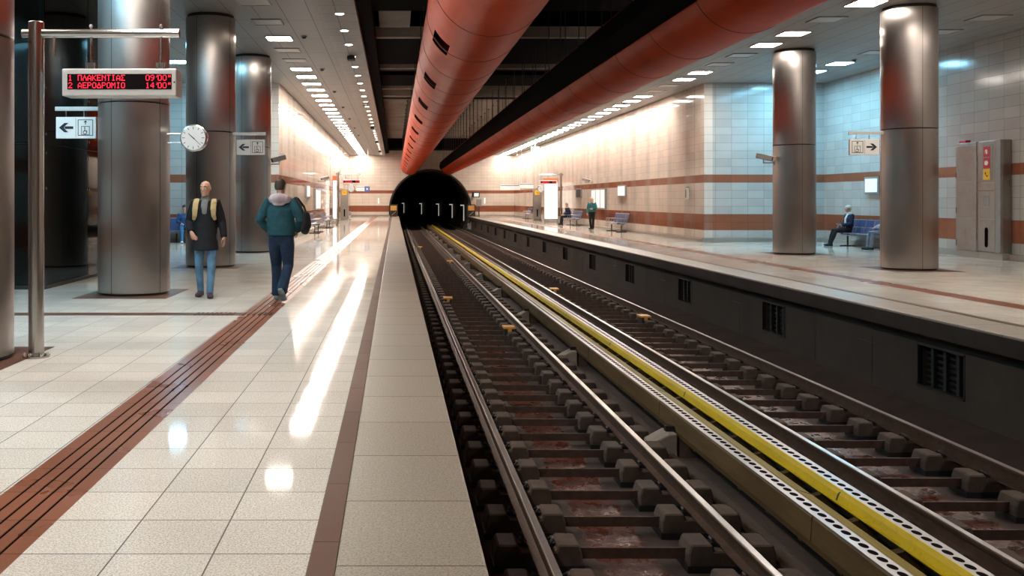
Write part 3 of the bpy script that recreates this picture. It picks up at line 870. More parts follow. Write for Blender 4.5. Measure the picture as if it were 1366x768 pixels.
# ------------------------------------------------------------------ conductor rails between the tracks
CX = 3.515
def conductor(label, s):
    """s=-1 the left one, mirrored for +1"""
    t = thing('conductor_rail', label, 'conductor rail', (CX, 0, 0))
    zt = 1.5-2.40-.0
    inner = .060 if s < 0 else .105
    def X(*ps): return [(s*x, z) for x, z in ps]
    Y1 = 92
    # outer skirt, top strip, inner sloped cover
    sk = MB(); sk.ext(X((.325, zt-.005), (.335, zt-.02), (.345, zt-.20), (.33, zt-.26), (.30, zt-.26), (.315, zt-.02)), 1, Y1)
    for k in range(22): sk.ext(X((.326, zt+.001), (.340, zt-.018), (.351, zt-.20), (.34, zt-.20), (.325, zt-.02)), 3+4.05*k, 3.012+4.05*k)
    obj('side_skirt', sk, M['brown_cover'], t)
    st = MB(); st.box(min(s*.20, s*.325), max(s*.20, s*.325), 1, Y1, zt-.012, zt)
    obj('perforated_strip', st, M['perf'], t)
    co_ = MB()
    if s > 0: co_.ext(X((.20, zt), (.185, zt+.004), (.158, zt-.030), (.140, zt-.082), (.122, zt-.086), (.122, zt-.096), (.148, zt-.096), (.170, zt-.040), (.20, zt-.014)), 1, Y1)
    else: co_.ext(X((.20, zt), (.185, zt+.004), (.13, zt-.012), (.07, zt-.03), (.055, zt-.08), (.068, zt-.085), (.085, zt-.045), (.20, zt-.014)), 1, Y1)
    c = obj('cover', co_, M['yellow'] if s > 0 else M['olive'], t)
    c['label'] = 'bright yellow sloping cover' if s > 0 else 'dull olive yellow cover'
    j = MB()
    for k in range(22):
        y = 3.6+4.05*k
        if s > 0: j.ext(X((.19, zt+.006), (.155, zt-.030), (.137, zt-.084), (.15, zt-.084), (.168, zt-.034), (.19, zt)), y, y+.02)
        else: j.ext(X((.19, zt+.006), (.13, zt-.009), (.066, zt-.028), (.07, zt-.034), (.13, zt-.016), (.19, zt)), y, y+.02)
    obj('cover_joint', j, M['seam'], t)
    obj('conductor_bar', MB().box(min(s*.2, s*.29), max(s*.2, s*.29), 1, Y1, zt-.16, zt-.05), M['rail_rust'], t)
    br = None
    for k in range(100):
        y = 4.1+.65*k
        if br is None:
            m = MB(); m.ext(X((.10, zt-.30), (.30, zt-.30), (.30, zt-.10), (.22, zt-.02), (.19, zt-.02), (.15, zt-.13), (.02, zt-.16), (.02, zt-.22), (.10, zt-.22)), -.035, .035)
            br = obj('support_bracket', m, M['brown_cover'], t); br.location = (0, y, 0)
        else:
            cpy = br.copy(); COL.objects.link(cpy); cpy.location = (0, y, 0)
    for k in range(16):
        obj('foot', MB().box(min(s*.12, s*.33), max(s*.12, s*.33), -.12, .12, ZT, zt-.24), M['block'], t, loc=(0, 4.8+5.68*k, 0))
    return t
conductor('left conductor rail with a dull brown skirt, perforated top and olive cover', -1)
conductor('right conductor rail with a bright yellow cover and perforated top', 1)
# concrete pedestals left of the conductor rail
pd = None
for k in range(14):
    y = 10.485 + 5.68*(k-1)
    if pd is None:
        pd = thing('concrete_pedestal', 'pale sloping concrete pedestal beside the left conductor rail', 'pedestal', (3.01, y, ZT), 0, 'concrete pedestals along the conductor rail')
        b = MB(); b.ext([(-.15, 0), (.15, 0), (.15, .27), (.06, .27), (-.15, .16)], -.15, .16)
        obj('pedestal_body', b, M['pedestal'], pd, bevel=.02)
        obj('clamp', MB().box(.05, .145, -.04, .04, .27, .33), M['dark_metal'], pd)
    else: dup(pd, (3.01, y, ZT))
# amber-lidded boxes beside the rails
bx = None
for x, y, l in ((2.34, 19.005, 'amber-lidded box beside the right rail of the left track, nearest one'), (1.42, 24.685, 'amber-lidded box beside the left rail of the left track, next one farther back'),
                (2.36, 39.595, 'amber-lidded box by the right rail of the left track, farther along'), (1.42, 51.665, 'amber-lidded box far down the left track by the left rail'),
                (5.60, 20.815, 'amber-lidded box on the right track beside its right rail'), (4.68, 27.205, 'amber-lidded box on the right track beside its left rail, farther back')):
    if bx is None:
        bx = thing('track_sensor_box', l, 'sensor box', (x, y, ZT)); r = bx
        b = MB(); b.frustum((0,0), .11, .17, .09, .15, 0, .26); obj('box_body', b, M['dark_metal'], bx, bevel=.01)
        b = MB(); b.box(-.12, .12, -.18, .18, .26, .30); b.box(-.04, .04, -.19, -.18, .2, .28); obj('lid', b, M['amber_box'], bx, bevel=.008)
        b = MB(); b.tube([(.1,0,.08),(.2,.0,.05),(.3,.05,.02)], .015, 6); obj('cable', b, M['black'], bx)
    else: dup(bx, (x, y, ZT), None, l)

# ------------------------------------------------------------------ sign pole with train display
def pole(x, y, d, label):
    t = thing('sign_pole', label, 'sign pole', (x, y, 0))
    obj('post', MB().lathe((0,0,0), [(.072, .02), (.072, 3.20), (.066, 3.206)], 40), M['chrome'], t, True, ang=30)
    b = MB(); b.lathe((0,0,0), [(.125, 0), (.125, .018), (.078, .022), (.076, .05)], 40); bp = obj('base_plate', b, M['chrome'], t, True, ang=30)
    for k in range(6):
        a = PI/3*k+.3; q = MB(); q.lathe((.102*math.cos(a), .102*math.sin(a), 0), [(.017,.016),(.017,.034),(.012,.046)], 8)
        obj('bolt', q, M['steel'], bp)
    ar = MB(); ar.cyl((-.13*d, 0, 3.095), (1.37*d, 0, 3.095), .042, 28)
    ao = obj('arm', ar, M['chrome'], t, True, ang=30)
    q = MB(); q.cyl((.17*d, 0, 3.06), (.17*d, 0, 2.88), .012, 8); obj('cable_conduit', q, M['steel'], ao)
    return t
def hook_rods(parent, x, z0, z1):
    b = MB(); b.cyl((x, 0, z0), (x, 0, z1), .011, 8); b.ball((x, 0, z1+.015), .02, .02, .02, 8, 6)
    b.box(x-.045, x+.045, -.03, .03, z0-.005, z0+.06); return b
GL = {
 '1': ["..1..",".11..","..1..","..1..","..1..","..1..",".111."], '2': [".111.","1...1","....1","...1.","..1..",".1...","11111"],
 '0': [".111.","1...1","1...1","1...1","1...1","1...1",".111."], '9': [".111.","1...1","1...1",".1111","....1","...1.",".11.."],
 '4': ["...1.","..11.",".1.1.","1..1.","11111","...1.","...1."], "'": ["..1..","..1..",".1...",".....",".....",".....","....."],
 '"': [".1.1.",".1.1.",".1.1.",".....",".....",".....","....."],
 'Π': ["11111","1...1","1...1","1...1","1...1","1...1","1...1"], 'Λ': ["..1..","..1..",".1.1.",".1.1.","1...1","1...1","1...1"],
 'Α': ["..1..",".1.1.","1...1","1...1","11111","1...1","1...1"], 'Κ': ["1...1","1..1.","1.1..","11...","1.1..","1..1.","1...1"],
 'Ε': ["11111","1....","1....","1111.","1....","1....","11111"], 'Ν': ["1...1","11..1","1.1.1","1..11","1...1","1...1","1...1"],
 'Τ': ["11111","..1..","..1..","..1..","..1..","..1..","..1.."], 'Ι': [".111.","..1..","..1..","..1..","..1..","..1..",".111."],
 'Σ': ["11111","1....",".1...","..1..",".1...","1....","11111"], 'Ρ': ["1111.","1...1","1...1","1111.","1....","1....","1...."],
 'Ο': [".111.","1...1","1...1","1...1","1...1","1...1",".111."], 'Δ': ["..1..","..1..",".1.1.",".1.1.","1...1","1...1","11111"],
 'Μ': ["1...1","11.11","1.1.1","1.1.1","1...1","1...1","1...1"]}
def led_line(txt, x, z, px, pz, y, par):
    for ch in txt:
        if ch in GL:
            b = MB()
            for r, row in enumerate(GL[ch]):
                for c, v in enumerate(row):
                    if v == '1':
                        X = x+c*px; Z = z-r*pz
                        b.box(X, X+px*.8, y, y+.002, Z-pz*.8, Z)
            obj('led_character', b, M['led'], par)
        x += px*(3.2 if ch in "'" else 6)
def display(x, y, label, dirx=1):
    t = thing('train_display', label, 'display sign', (x, y, 0))
    z0, z1 = 2.492, 2.752; w = 1.09
    b = MB(); b.box(0, w, .0, .24, z0, z1); obj('housing', b, M['light_metal'], t, bevel=.012)
    s = MB(); s.box(.055, w-.045, -.006, 0, z0+.062, z1-.052); so = obj('led_screen', s, M['led_black'], t)
    px, pz = .0076, .0080
    ya = -.0085
    for row, (ta, tb) in enumerate((("1 ΠΛΑΚΕΝΤΙΑΣ", "09'00\""), ("2 ΑΕΡΟΔΡΟΜΙΟ", "14'00\""))):
        zz = z1-.062-.0715*row
        led_line(ta, .065, zz, px, pz, ya, so); led_line(tb, w-.045-.245, zz, px, pz, ya, so)
    obj('button', MB().cyl((w-.02, -.004, z0+.13), (w-.02, 0, z0+.13), .008, 10), M['ink'], t)
    for xx in (.26, .93): obj('hanger_rod', hook_rods(t, xx, z1, 3.15), M['steel'], t).location = (0, .06, 0)
    return t
pole(-3.43, 8.86, 1, 'tall polished steel pole with a side arm, nearest at left')
display(-3.165, 8.80, 'grey train display with red letters hanging from the near pole arm')
pole(-3.43, 56.0, 1, 'distant steel sign pole with a side arm on the left platform')
display(-3.165, 55.94, 'distant red train display on the left platform')
pole(10.43, 58.0, -1, 'distant steel sign pole with a side arm on the right platform')
display(9.07, 57.94, 'distant red train display on the right platform')
# ------------------------------------------------------------------ lift direction signs
def arrow(b, cx, cz, w, h, d, y0, y1):
    """d=-1 points left; chevron head and shaft"""
    P = lambda u, v: (cx + d*u*w, cz + v*h)
    b.ext([P(-.5,.14), P(.1,.14), P(.1,-.14), P(-.5,-.14)], y0, y1)
    b.ext([P(.5,0), P(.12,.5), P(-.16,.5), P(.13,.1), P(.13,-.1), P(-.16,-.5), P(.12,-.5)], y0, y1)
def frame(b, cx, cz, w, h, t, y0, y1):
    for x0, x1, z0, z1 in ((-w/2, w/2, h/2-t, h/2), (-w/2, w/2, -h/2, -h/2+t), (-w/2, -w/2+t, -h/2+t, h/2-t), (w/2-t, w/2, -h/2+t, h/2-t)):
        b.box(cx+x0, cx+x1, y0, y1, cz+z0, cz+z1)
def lift_sign(loc, label, d, bar0, bar1):
    t = thing('lift_sign', label, 'sign', loc)
    W, H = .64, .345
    obj('sign_panel', MB().box(-W/2, W/2, -.035, .035, -H/2, H/2), M['white_sign'], t, bevel=.006)
    a = MB(); arrow(a, d*.155, 0, .23, .15, d, -.0385, -.0345); obj('arrow', a, M['ink'], t)
    ic = MB(); c = -d*.155
    frame(ic, c, 0, .245, .26, .010, -.0385, -.0345); frame(ic, c, -.045, .135, .14, .008, -.0385, -.0345)
    ic.box(c-.006, c+.006, -.0385, -.0345, .05, .10); ic.ext([(c, .118), (c-.028, .085), (c+.028, .085)], -.0385, -.0345)
    ic.ring((c-.008, -.0365, -.075), .028, .005, 'y', 20, 6)
    ic.ball((c-.012, -.0365, .002), .010, .003, .010, 8, 6); ic.box(c-.017, c-.006, -.0385, -.0345, -.06, -.008)
    ic.box(c-.012, c+.022, -.0385, -.0345, -.055, -.046); ic.box(c+.016, c+.026, -.0385, -.0345, -.09, -.05)
    obj('lift_symbol', ic, M['ink'], t)
    obj('divider', MB().box(-.003, .003, -.0375, -.0345, -H/2+.02, H/2-.02), M['grey_metal'], t)
    b = MB(); b.box(bar0, bar1, -.03, .03, H/2+.10, H/2+.165); bo = obj('mounting_bar', b, M['light_metal'], t, bevel=.006)
    for x in (-.17, .12): obj('rod', MB().cyl((x, 0, H/2-.01), (x, 0, H/2+.11), .010, 8), M['steel'], bo)
    return t
lift_sign((-5.12, 14.9, 2.665), 'white lift sign with a left arrow, bluish, left of the display column', -1, -.34, .44)
lift_sign((-3.262, 21.0, 2.70), 'white lift sign with a left arrow between the two darker columns', -1, -.42, .34)
lift_sign((10.235, 20.2, 2.66), 'white lift sign with a right arrow beside the nearer right column', 1, -.34, .46)
# ------------------------------------------------------------------ clocks
def clock(loc, label, h, mn, arms):
    t = thing('platform_clock', label, 'clock', loc)
    R = .215
    b = MB(); b.lathe((0,0,0), [(R-.03,-.07),(R,-.06),(R+.008,.0),(R,.06),(R-.03,.07)], 48); o = obj('case', b, M['chrome'], t, True, ang=25); o.rotation_euler = (PI/2,0,0)
    f = MB(); f.lathe((0,0,0), [(R-.022,.0),(R-.022,.004)], 48); o = obj('dial', f, M['clock_face'], t); o.rotation_euler = (PI/2,0,0); o.location = (0,-.070,0)
    for i in range(12):
        k = MB(); a = PI/6*i; c, s = math.sin(a), math.cos(a); l = .035 if i % 3 else .045
        r0, r1, w = R-.035-l, R-.035, .005
        k.ext([(r0*c+w*s, r0*s-w*c), (r1*c+w*s, r1*s-w*c), (r1*c-w*s, r1*s+w*c), (r0*c-w*s, r0*s+w*c)], -.0765, -.0735)
        obj('hour_mark', k, M['ink'], t)
    def hand(deg, l, w, nm, yy):
        a = math.radians(deg); c, s = math.sin(a), math.cos(a); q = MB(); r0 = -.03
        q.ext([(r0*c+w*s, r0*s-w*c), (l*c+w*.6*s, l*s-w*.6*c), (l*c-w*.6*s, l*s+w*.6*c), (r0*c-w*s, r0*s+w*c)], yy-.002, yy+.001); obj(nm, q, M['ink'], t)
    hand(h, .105, .008, 'hour_hand', -.078); hand(mn, .165, .005, 'minute_hand', -.081)
    q = MB()
    if arms:
        for z in (.065, -.075): q.cyl((-arms, .0, z), (-.18, .0, z), .012, 10)
    else: q.cyl((0, 0, .2), (0, 0, .84), .012, 8)
    obj('mounting_rod', q, M['chrome'], t)
    return t
clock((-3.215, 14.85, 2.495), 'round white clock on two rods beside the display column', 312, 134, .44)
clock((-2.62, 55.9, 2.21), 'distant round white clock hanging under the left display arm', 312, 134, 0)
clock((9.15, 58.0, 2.21), 'distant round white clock hanging under the right display arm', 312, 134, 0)
# ------------------------------------------------------------------ cameras
def cctv(loc, label, d, n):
    t = thing('security_camera', label, 'camera', loc)
    o = obj('camera_body', MB().box(-.075, .075, -.24, .2, -.07, .07), M['grey_metal'], t, bevel=.02)
    o.rotation_euler = (.25, 0, -d*1.0); o.location = (0, 0, .09)
    h = MB(); h.box(-.085, .085, -.30, .17, .072, .085); q = obj('sun_hood', h, M['light_metal'], o, bevel=.005)
    l = MB(); l.cyl((0, -.245, 0), (0, -.238, 0), .05, 16); obj('lens', l, M['ink'], o)
    b = MB(); b.tube([(0,0,.02), (0,0,-.07), (-d*n, 0, -.07)], .02, 8); b.box(-d*n-.012, -d*n+.012, -.06, .06, -.14, 0); obj('bracket', b, M['grey_metal'], t)
    return t
cctv((-3.36, 26.95, 2.62), 'grey security camera on the farthest left column', 1, .26)
cctv((10.36, 26.0, 2.62), 'grey security camera on the farther right column', -1, .31)
cctv((10.72, 52.0, 2.55), 'small security camera on the right wall above the lit notice case', -1, .37)
cctv((-3.75, 50.0, 2.6), 'small security camera on the left wall', 1, .39)
# ------------------------------------------------------------------ benches
def bench(label, n, loc, rotz):
    t = thing('platform_bench', label, 'bench', loc, rotz)
    pr = [(-.27,.425),(-.24,.445),(-.10,.425),(.10,.415),(.17,.44),(.21,.52),(.29,.84),(.305,.865)]
    top = pr + [(y+.018, z-.006) for y, z in reversed(pr)]
    x0 = -n*.53/2
    for k in range(n):
        a = x0+k*.53+.02; c = a+.49
        so = obj('seat', MB().ext(top, a, c, 'x'), M['seat'], t)
        rm = MB()
        for xx in (a, c): rm.tube([(xx, y, z) for y, z in pr], .013, 6)
        rm.cyl((a, pr[0][0], pr[0][1]), (c, pr[0][0], pr[0][1]), .015, 6); rm.cyl((a, pr[-1][0], pr[-1][1]), (c, pr[-1][0], pr[-1][1]), .015, 6)
        obj('seat_rim', rm, M['seat_frame'], so)
    obj('beam', MB().box(x0, -x0, -.03, .05, .33, .39), M['seat_frame'], t, bevel=.006)
    for xx in (x0+.35, -x0-.35):
        l = MB(); l.box(xx-.025, xx+.025, -.01, .03, .02, .33); l.box(xx-.03, xx+.03, -.24, .24, 0, .025); l.box(xx-.015, xx+.015, -.22, .2, .385, .42)
        obj('leg', l, M['dark_metal'], t, bevel=.005)
    for k in range(n+1):
        xx = x0+k*.53
        a = MB(); a.tube([(xx,.19,.44),(xx,.17,.63),(xx,-.15,.63),(xx,-.19,.43)], .014, 6); obj('armrest', a, M['seat_frame'], t)
    return t
bench('long blue mesh-seat bench nearest on the right wall, empty', 5, (10.62, 44.4, 0), -PI/2)
bench('blue mesh-seat bench with a seated man in the far right', 5, (10.62, 55.1, 0), -PI/2)
bench('small distant blue bench behind the steel totem on the right', 4, (10.62, 74.5, 0), -PI/2)
bench('long blue mesh-seat bench nearest on the left wall', 5, (-3.62, 43.0, 0), PI/2)
bench('blue mesh-seat bench second along the left wall', 5, (-3.62, 50.5, 0), PI/2)
bench('small distant bench beyond the left steel totem', 4, (-3.62, 71.5, 0), PI/2)
bench('blue bench in the right recess with two seated people', 6, (14.93, 29.3, 0), -PI/2)
bench('blue bench at the end wall of the left recess', 4, (-7.0, 32.72, 0), 0)
# ------------------------------------------------------------------ steel cabinets, totems, lit cases
def ext_symbol(b, s, y, kind):
    if kind == 'hose':
        for R in (.055, .035, .015): b.ring((0, y, s), R, .007, 'y', 24, 6)
        b.box(-.075, -.06, y-.002, y+.002, s-.05, s+.05)
    elif kind == 'ext':
        b.box(-.02, .035, y-.002, y+.002, s-.06, s+.03); b.box(-.005, .02, y-.002, y+.002, s+.03, s+.055)
        b.ext([(-.055, s+.04), (-.01, s+.058), (-.01, s+.045), (-.045, s+.02), (-.05, s-.04), (-.06, s-.04)], y-.002, y+.002)
    else:
        b.ext([(-.06, s+.05), (-.03, s+.06), (-.015, s+.025), (-.03, s+.01), (0, s-.025), (.02, s-.035), (.05, s-.02), (.06, s-.045), (.03, s-.065), (0, s-.055), (-.05, s), (-.065, s+.03)], y-.002, y+.002)
def picto(parent, x, z, y, mat, kind, size=.105, nm='pictogram'):
    o = obj(nm, MB().box(-size, size, -.004, .004, -size, size), M[mat], parent, bevel=.003); o.location = (x, y, z)
    o['label'] = {'hose': 'red hose reel sign', 'ext': 'red fire extinguisher sign', 'phone': 'yellow telephone sign'}[kind]
    s = MB(); ext_symbol(s, 0, -.0055, kind); obj('symbol', s, M['ink'] if kind == 'phone' else M['white_ink'], o)
# big wall cabinet: built facing -Y, then turned to face -X
t = thing('equipment_cabinet', 'tall brushed steel emergency cabinet with red and yellow signs on the right wall', 'cabinet', (15.14, 24.03, 0), -PI/2)
obj('plinth', MB().box(-.95, .95, .01, .255, 0, .17), M['kerb'], t)
obj('body', MB().box(-.93, .93, .02, .255, .17, 3.02), M['steel_cab'], t, bevel=.006)
# facing -Y: viewer's left is -x; after the turn the left half lies farther from the camera
for z0, z1 in ((.19, 1.05), (1.06, 1.98), (1.99, 2.94)):
    o = obj('door', MB().box(-.92, -.06, -.015, .02, z0, z1), M['steel_cab'], t, bevel=.004)
    obj('hinge', MB().box(-.915, -.90, -.022, -.014, z0+.1, z0+.25), M['seam'], o)
obj('corner_trim', MB().cyl((-.03, 0, .17), (-.03, 0, 3.02), .035, 16), M['chrome'], t, True)
o = obj('access_panel', MB().box(.02, .72, -.02, .02, .19, 1.02), M['steel_cab'], t, bevel=.004)
sl = MB(); sl.ext([(.37+.065*math.cos(a), (.74 if math.sin(a) > 0 else .36)+.065*math.sin(a)) for a in [2*PI*i/24+.01 for i in range(24)]], -.0245, -.019)
obj('handle_slot', sl, M['void'], o)
o = obj('access_panel', MB().box(.02, .72, -.02, .02, 1.03, 1.95), M['steel_cab'], t, bevel=.004)
obj('window', MB().box(.24, .48, -.024, -.018, 1.35, 1.62), M['grey_metal'], o); obj('seam', MB().box(.06, .68, -.023, -.018, 1.74, 1.752), M['seam'], o)
obj('header_panel', MB().box(.02, .72, -.02, .02, 1.97, 3.0), M['steel_cab'], t, bevel=.004)
obj('sign_plate', MB().box(.20, .62, -.028, -.016, 2.0, 2.93), M['grey_metal'], t)
for z, m_, k in ((2.74, 'red_sign', 'ext'), (2.45, 'red_sign', 'hose'), (2.16, 'yellow_sign', 'phone')): picto(t, .40, z, -.032, m_, k, .135)
obj('side_post', MB().box(.74, .93, -.03, .02, .17, 3.02), M['grey_metal'], t, bevel=.004)
obj('alarm_box', MB().box(-.91, -.62, .06, .2, 3.02, 3.1), M['red_sign'], t, bevel=.01)
# freestanding totems facing the camera
def totem(loc, label):
    t = thing('emergency_totem', label, 'cabinet', loc)
    obj('plinth', MB().box(-.31, .31, -.16, .16, 0, .12), M['kerb'], t)
    obj('body', MB().box(-.29, .29, -.15, .15, .12, 2.28), M['steel_cab'], t, bevel=.008)
    o = obj('access_panel', MB().box(-.26, .26, -.165, -.15, .16, 1.0), M['steel_cab'], t, bevel=.004)
    obj('handle_slot', MB().box(-.05, .05, -.17, -.164, .32, .85), M['void'], o)
    obj('access_panel', MB().box(-.26, .26, -.165, -.15, 1.02, 1.75), M['steel_cab'], t, bevel=.004)
    picto(t, 0, 2.05, -.156, 'yellow_sign', 'phone', .17)
    return t
totem((10.30, 67.0, 0), 'slim steel emergency totem with a yellow sign on the right platform')
totem((-3.63, 67.0, 0), 'slim steel emergency totem with a yellow sign on the left platform')
def lit_case(loc, w, z0, z1, label):
    t = thing('advertising_case', label, 'lit poster case', loc)
    obj('case', MB().box(-w/2, w/2, -.05, .05, z0, z1), M['grey_metal'], t, bevel=.008)
    obj('poster_face', MB().box(-w/2+.04, w/2-.04, -.06, -.048, z0+.05, z1-.32), M['white_lit'], t)
    o = obj('header', MB().box(-w/2+.02, w/2-.02, -.064, -.048, z1-.28, z1-.03), M['orange_sign'], t); o['label'] = 'orange header board'
    l = MB()
    for x in (-w/2+.06, w/2-.06): l.box(x-.03, x+.03, -.04, .04, 0, z0)
    obj('leg', l, M['grey_metal'], t)
    return t
lit_case((10.55, 62.5, 0), .95, .2, 3.0, 'glowing blank white poster case with an orange header on the right platform')
lit_case((-3.90, 60.5, 0), .34, .25, 3.1, 'narrow glowing white poster case with an orange header on the left platform')
# notice cases on the side walls (facing the tracks)
def wall_case(x, y, side, w, z0, z1, n, mat, label, name='notice_case', cat='notice case'):
    t = thing(name, label, cat, (x, y, 0), -PI/2 if side > 0 else PI/2)
    obj('case_frame', MB().box(-w/2, w/2, 0, .09, z0, z1), M['grey_metal'], t, bevel=.01)
    for k in range(n):
        a = -w/2+.05+(w-.1)/n*k
        obj('lit_pane', MB().box(a+(.09 if n > 1 else .03), a+(w-.1)/n-(.09 if n > 1 else .03), -.012, .002, z0+.06, z1-.06), mat, t)
    return t
wall_case(WR-.09, 50.2, 1, 3.5, 1.03, 2.12, 3, M['blue_lit'], 'wide lit three-pane notice case on the right wall')
wall_case(WR-.09, 45.0, 1, 1.5, 1.66, 2.24, 1, M['blue_lit'], 'small lit notice box on the right wall above the nearest bench')
wall_case(WR-.09, 55.5, 1, 1.5, 1.62, 2.2, 1, M['seam'], 'dark framed notice board on the right wall above the seated man')
wall_case(WL+.09, 43.6, -1, 1.6, 1.62, 2.22, 1, M['blue_lit'], 'small lit notice box on the left wall')
wall_case(WL+.09, 49.2, -1, 3.2, 1.0, 2.1, 2, M['blue_lit'], 'wide lit notice case on the left wall')
wall_case(RR-.09, 29.75, 1, .9, 1.7, 2.25, 1, M['blue_lit'], 'lit white notice box on the recess wall left of the nearer right column')
def phone_box(x, y, side, label):
    t = thing('wall_intercom', label, 'intercom', (x+.004*side, y, 1.75), -PI/2 if side > 0 else PI/2)
    obj('housing', MB().box(-.09, .09, 0, .08, -.22, .22), M['light_metal'], t, bevel=.012)
    obj('handset', MB().box(-.05, -.01, -.03, 0, -.15, .15), M['grey_metal'], t, bevel=.01); obj('cap', MB().box(-.1, .1, -.01, .08, .22, .26), M['grey_metal'], t)
phone_box(WR-.08, 35.0, 1, 'small vertical intercom on the right wall near the recess corner')
def hung_sign(x, y, w, z0, z1, label, square, cat='sign'):
    t = thing('station_sign', label, cat, (x, y, 0))
    obj('sign_panel', MB().box(-w/2, w/2, -.03, .03, z0, z1), M['white_sign'], t, bevel=.005)
    obj('blue_band', MB().box(-w/2, w/2, -.034, -.029, z1-.10, z1-.05), M['blue_sign'], t)
    if square:
        o = obj('emblem', MB().box(w/2-.42, w/2, -.038, -.029, z0-.04, z1), M['blue_sign'], t)
        s = MB(); s.box(-.12, .12, -.002, .002, -.02, .02); q = obj('cross', s, M['white_ink'], o); q.location = (w/2-.21, -.040, (z0+z1)/2-.02); q.rotation_euler = (0, .785, 0)
        s = MB(); s.box(-.12, .12, -.002, .002, -.02, .02); q = obj('cross', s, M['white_ink'], o); q.location = (w/2-.21, -.0405, (z0+z1)/2-.02); q.rotation_euler = (0, -.785, 0)
    r = MB()
    for xx in (-w*.35, w*.35): r.cyl((xx, 0, z1-.01), (xx, 0, ZC), .012, 6)
    obj('hanger_rod', r, M['light_metal'], t)
hung_sign(-2.56, 75.0, 1.08, 2.24, 2.62, 'distant white and blue direction sign with a blue square, left of the tunnel', True)
hung_sign(9.35, 75.0, 1.6, 2.32, 2.76, 'distant white sign with a blue band, right of the tunnel', False)
hung_sign(9.95, 70.0, 1.05, 2.40, 2.78, 'distant white hanging sign left of the right poster case', False)
# ------------------------------------------------------------------ tunnel end equipment
def gate(x, label):
    t = thing('end_gate', label, 'gate', (x, YE-.5, 0))
    f = MB(); w = .33
    for xx in (-w, w): f.box(xx-.035, xx+.035, -.035, .035, 0, 1.12)
    f.box(-w, w, -.035, .035, 1.05, 1.12); f.box(-w, w, -.03, .03, .5, .55)
    obj('gate_frame', f, M['dark_metal'], t)
    obj('warning_panel', MB().box(-w+.04, w-.04, -.02, .0, .56, 1.0), M['amber_box'], t)
    l = MB(); l.box(-w+.035, w-.035, -.01, .01, .04, .5); lo = obj('lower_panel', l, M['black'], t)
    d = MB(); d.ext([(-.22, .10), (-.17, .10), (.22, .44), (.17, .44)], -.018, -.011); obj('diagonal_stripe', d, M['amber_box'], lo)
gate(-.10, 'black and amber platform end gate left of the tunnel mouth')
gate(7.08, 'black and amber platform end gate right of the tunnel mouth')
t = thing('driver_monitor', 'tilted grey driver monitor on a bracket right of the tunnel', 'monitor', (7.45, 84.9, 0))
o = obj('screen_case', MB().box(-.34, .34, -.12, .12, -.25, .25), M['dark_metal'], t, bevel=.03); o.location = (0, 0, 2.02); o.rotation_euler = (.2, 0, .25)
obj('screen', MB().box(-.22, .22, -.128, -.118, -.16, .16), M['blue_lit'], o)
obj('bracket', MB().box(-.04, .04, .0, 1.08, 2.0, 2.1), M['grey_metal'], t)
t = thing('control_box', 'grey control box on a post right of the tunnel below the monitor', 'control box', (7.75, 85.2, 0))
obj('box_body', MB().box(-.24, .24, -.15, .15, .95, 1.6), M['grey_metal'], t, bevel=.01); obj('post', MB().box(-.05, .05, -.05, .05, 0, .95), M['dark_metal'], t)
for x, l in ((8.35, 'small white wall lamp on the end wall right of the tunnel'), (-1.5, 'small white wall lamp on the end wall left of the tunnel')):
    t = thing('wall_lamp', l, 'wall lamp', (x, YE-.06, 1.45))
    obj('tube', MB().box(-.05, .05, -.05, .02, -.25, .25), M['white_lit'], t, bevel=.01); obj('back_plate', MB().box(-.08, .08, .02, .06, -.3, .3), M['light_metal'], t)
tl = None; DIM = emit('dim_tunnel_tube', (1, .93, .8), .10, (.3,.3,.3))
for k, (y, h) in enumerate(((92.5, 1.35), (108, 1.3), (122, 1.2), (137, 1.2), (151, 1.2), (165, 1.2))):
    x = tcx(y)+TR-.12
    if tl is None:
        tl = thing('tunnel_lamp', 'hook-shaped glowing tunnel lamp on the curved tunnel wall', 'lamp', (x, y, .2), 0, 'hooked lamps along the tunnel wall')
        obj('lamp_tube', MB().box(-.04, .04, -.05, .05, -.75, .75), DIM, tl)
        obj('hook_arm', MB().box(-.34, .04, -.05, .05, .75, .85), DIM, tl)
    else: dup(tl, (x, y, .2))
# ------------------------------------------------------------------ exit sign over the right platform
t = thing('exit_sign', 'small green lit emergency exit sign under the right ceiling', 'sign', (10.0, 66.0, 5.2))
obj('lit_box', MB().box(-.3, .3, -.05, .05, -.12, .12), emit('green_lit_sign', (.10,.55,.28), .8), t, bevel=.008)
obj('running_figure', MB().ext([(-.02,.06),(.02,.06),(.06,-.0),(.02,-.02),(.05,-.08),(0,-.03),(-.07,-.07),(-.02,.0),(-.06,.02)], -.056, -.05), M['white_ink'], t)
obj('hanger', MB().box(-.02, .02, -.02, .02, .12, .5), M['light_metal'], t)
# ------------------------------------------------------------------ glazed lift shaft
t = thing('glass_lift_shaft', 'dark glazed lift shaft behind the sign pole at left', 'lift shaft', (-6.9, 17.8, 0))
x0, x1, y0, y1 = -1.0, 1.0, -2.2, 2.2
for a, c in ((.06, 2.45), (2.47, ZC)):
    for ya, yb in ((y0, 0), (0, y1)): obj('glass_panel', MB().box(x1-.02, x1, ya+.012, yb-.012, a, c), M['dark_glass'], t)
    obj('glass_panel', MB().box(x0+.012, x1-.03, y0, y0+.02, a, c), M['dark_glass'], t)
    obj('glass_panel', MB().box(x0+.012, x1-.03, y1-.02, y1, a, c), M['dark_glass'], t)
    obj('glass_panel', MB().box(x0, x0+.02, y0+.012, y1-.012, a, c), M['dark_glass'], t)
f = MB()
for xx in (x0+.06, x1-.08):
    for yy in (y0+.08, 0, y1-.08): f.box(xx-.04, xx+.04, yy-.04, yy+.04, 0, ZC)
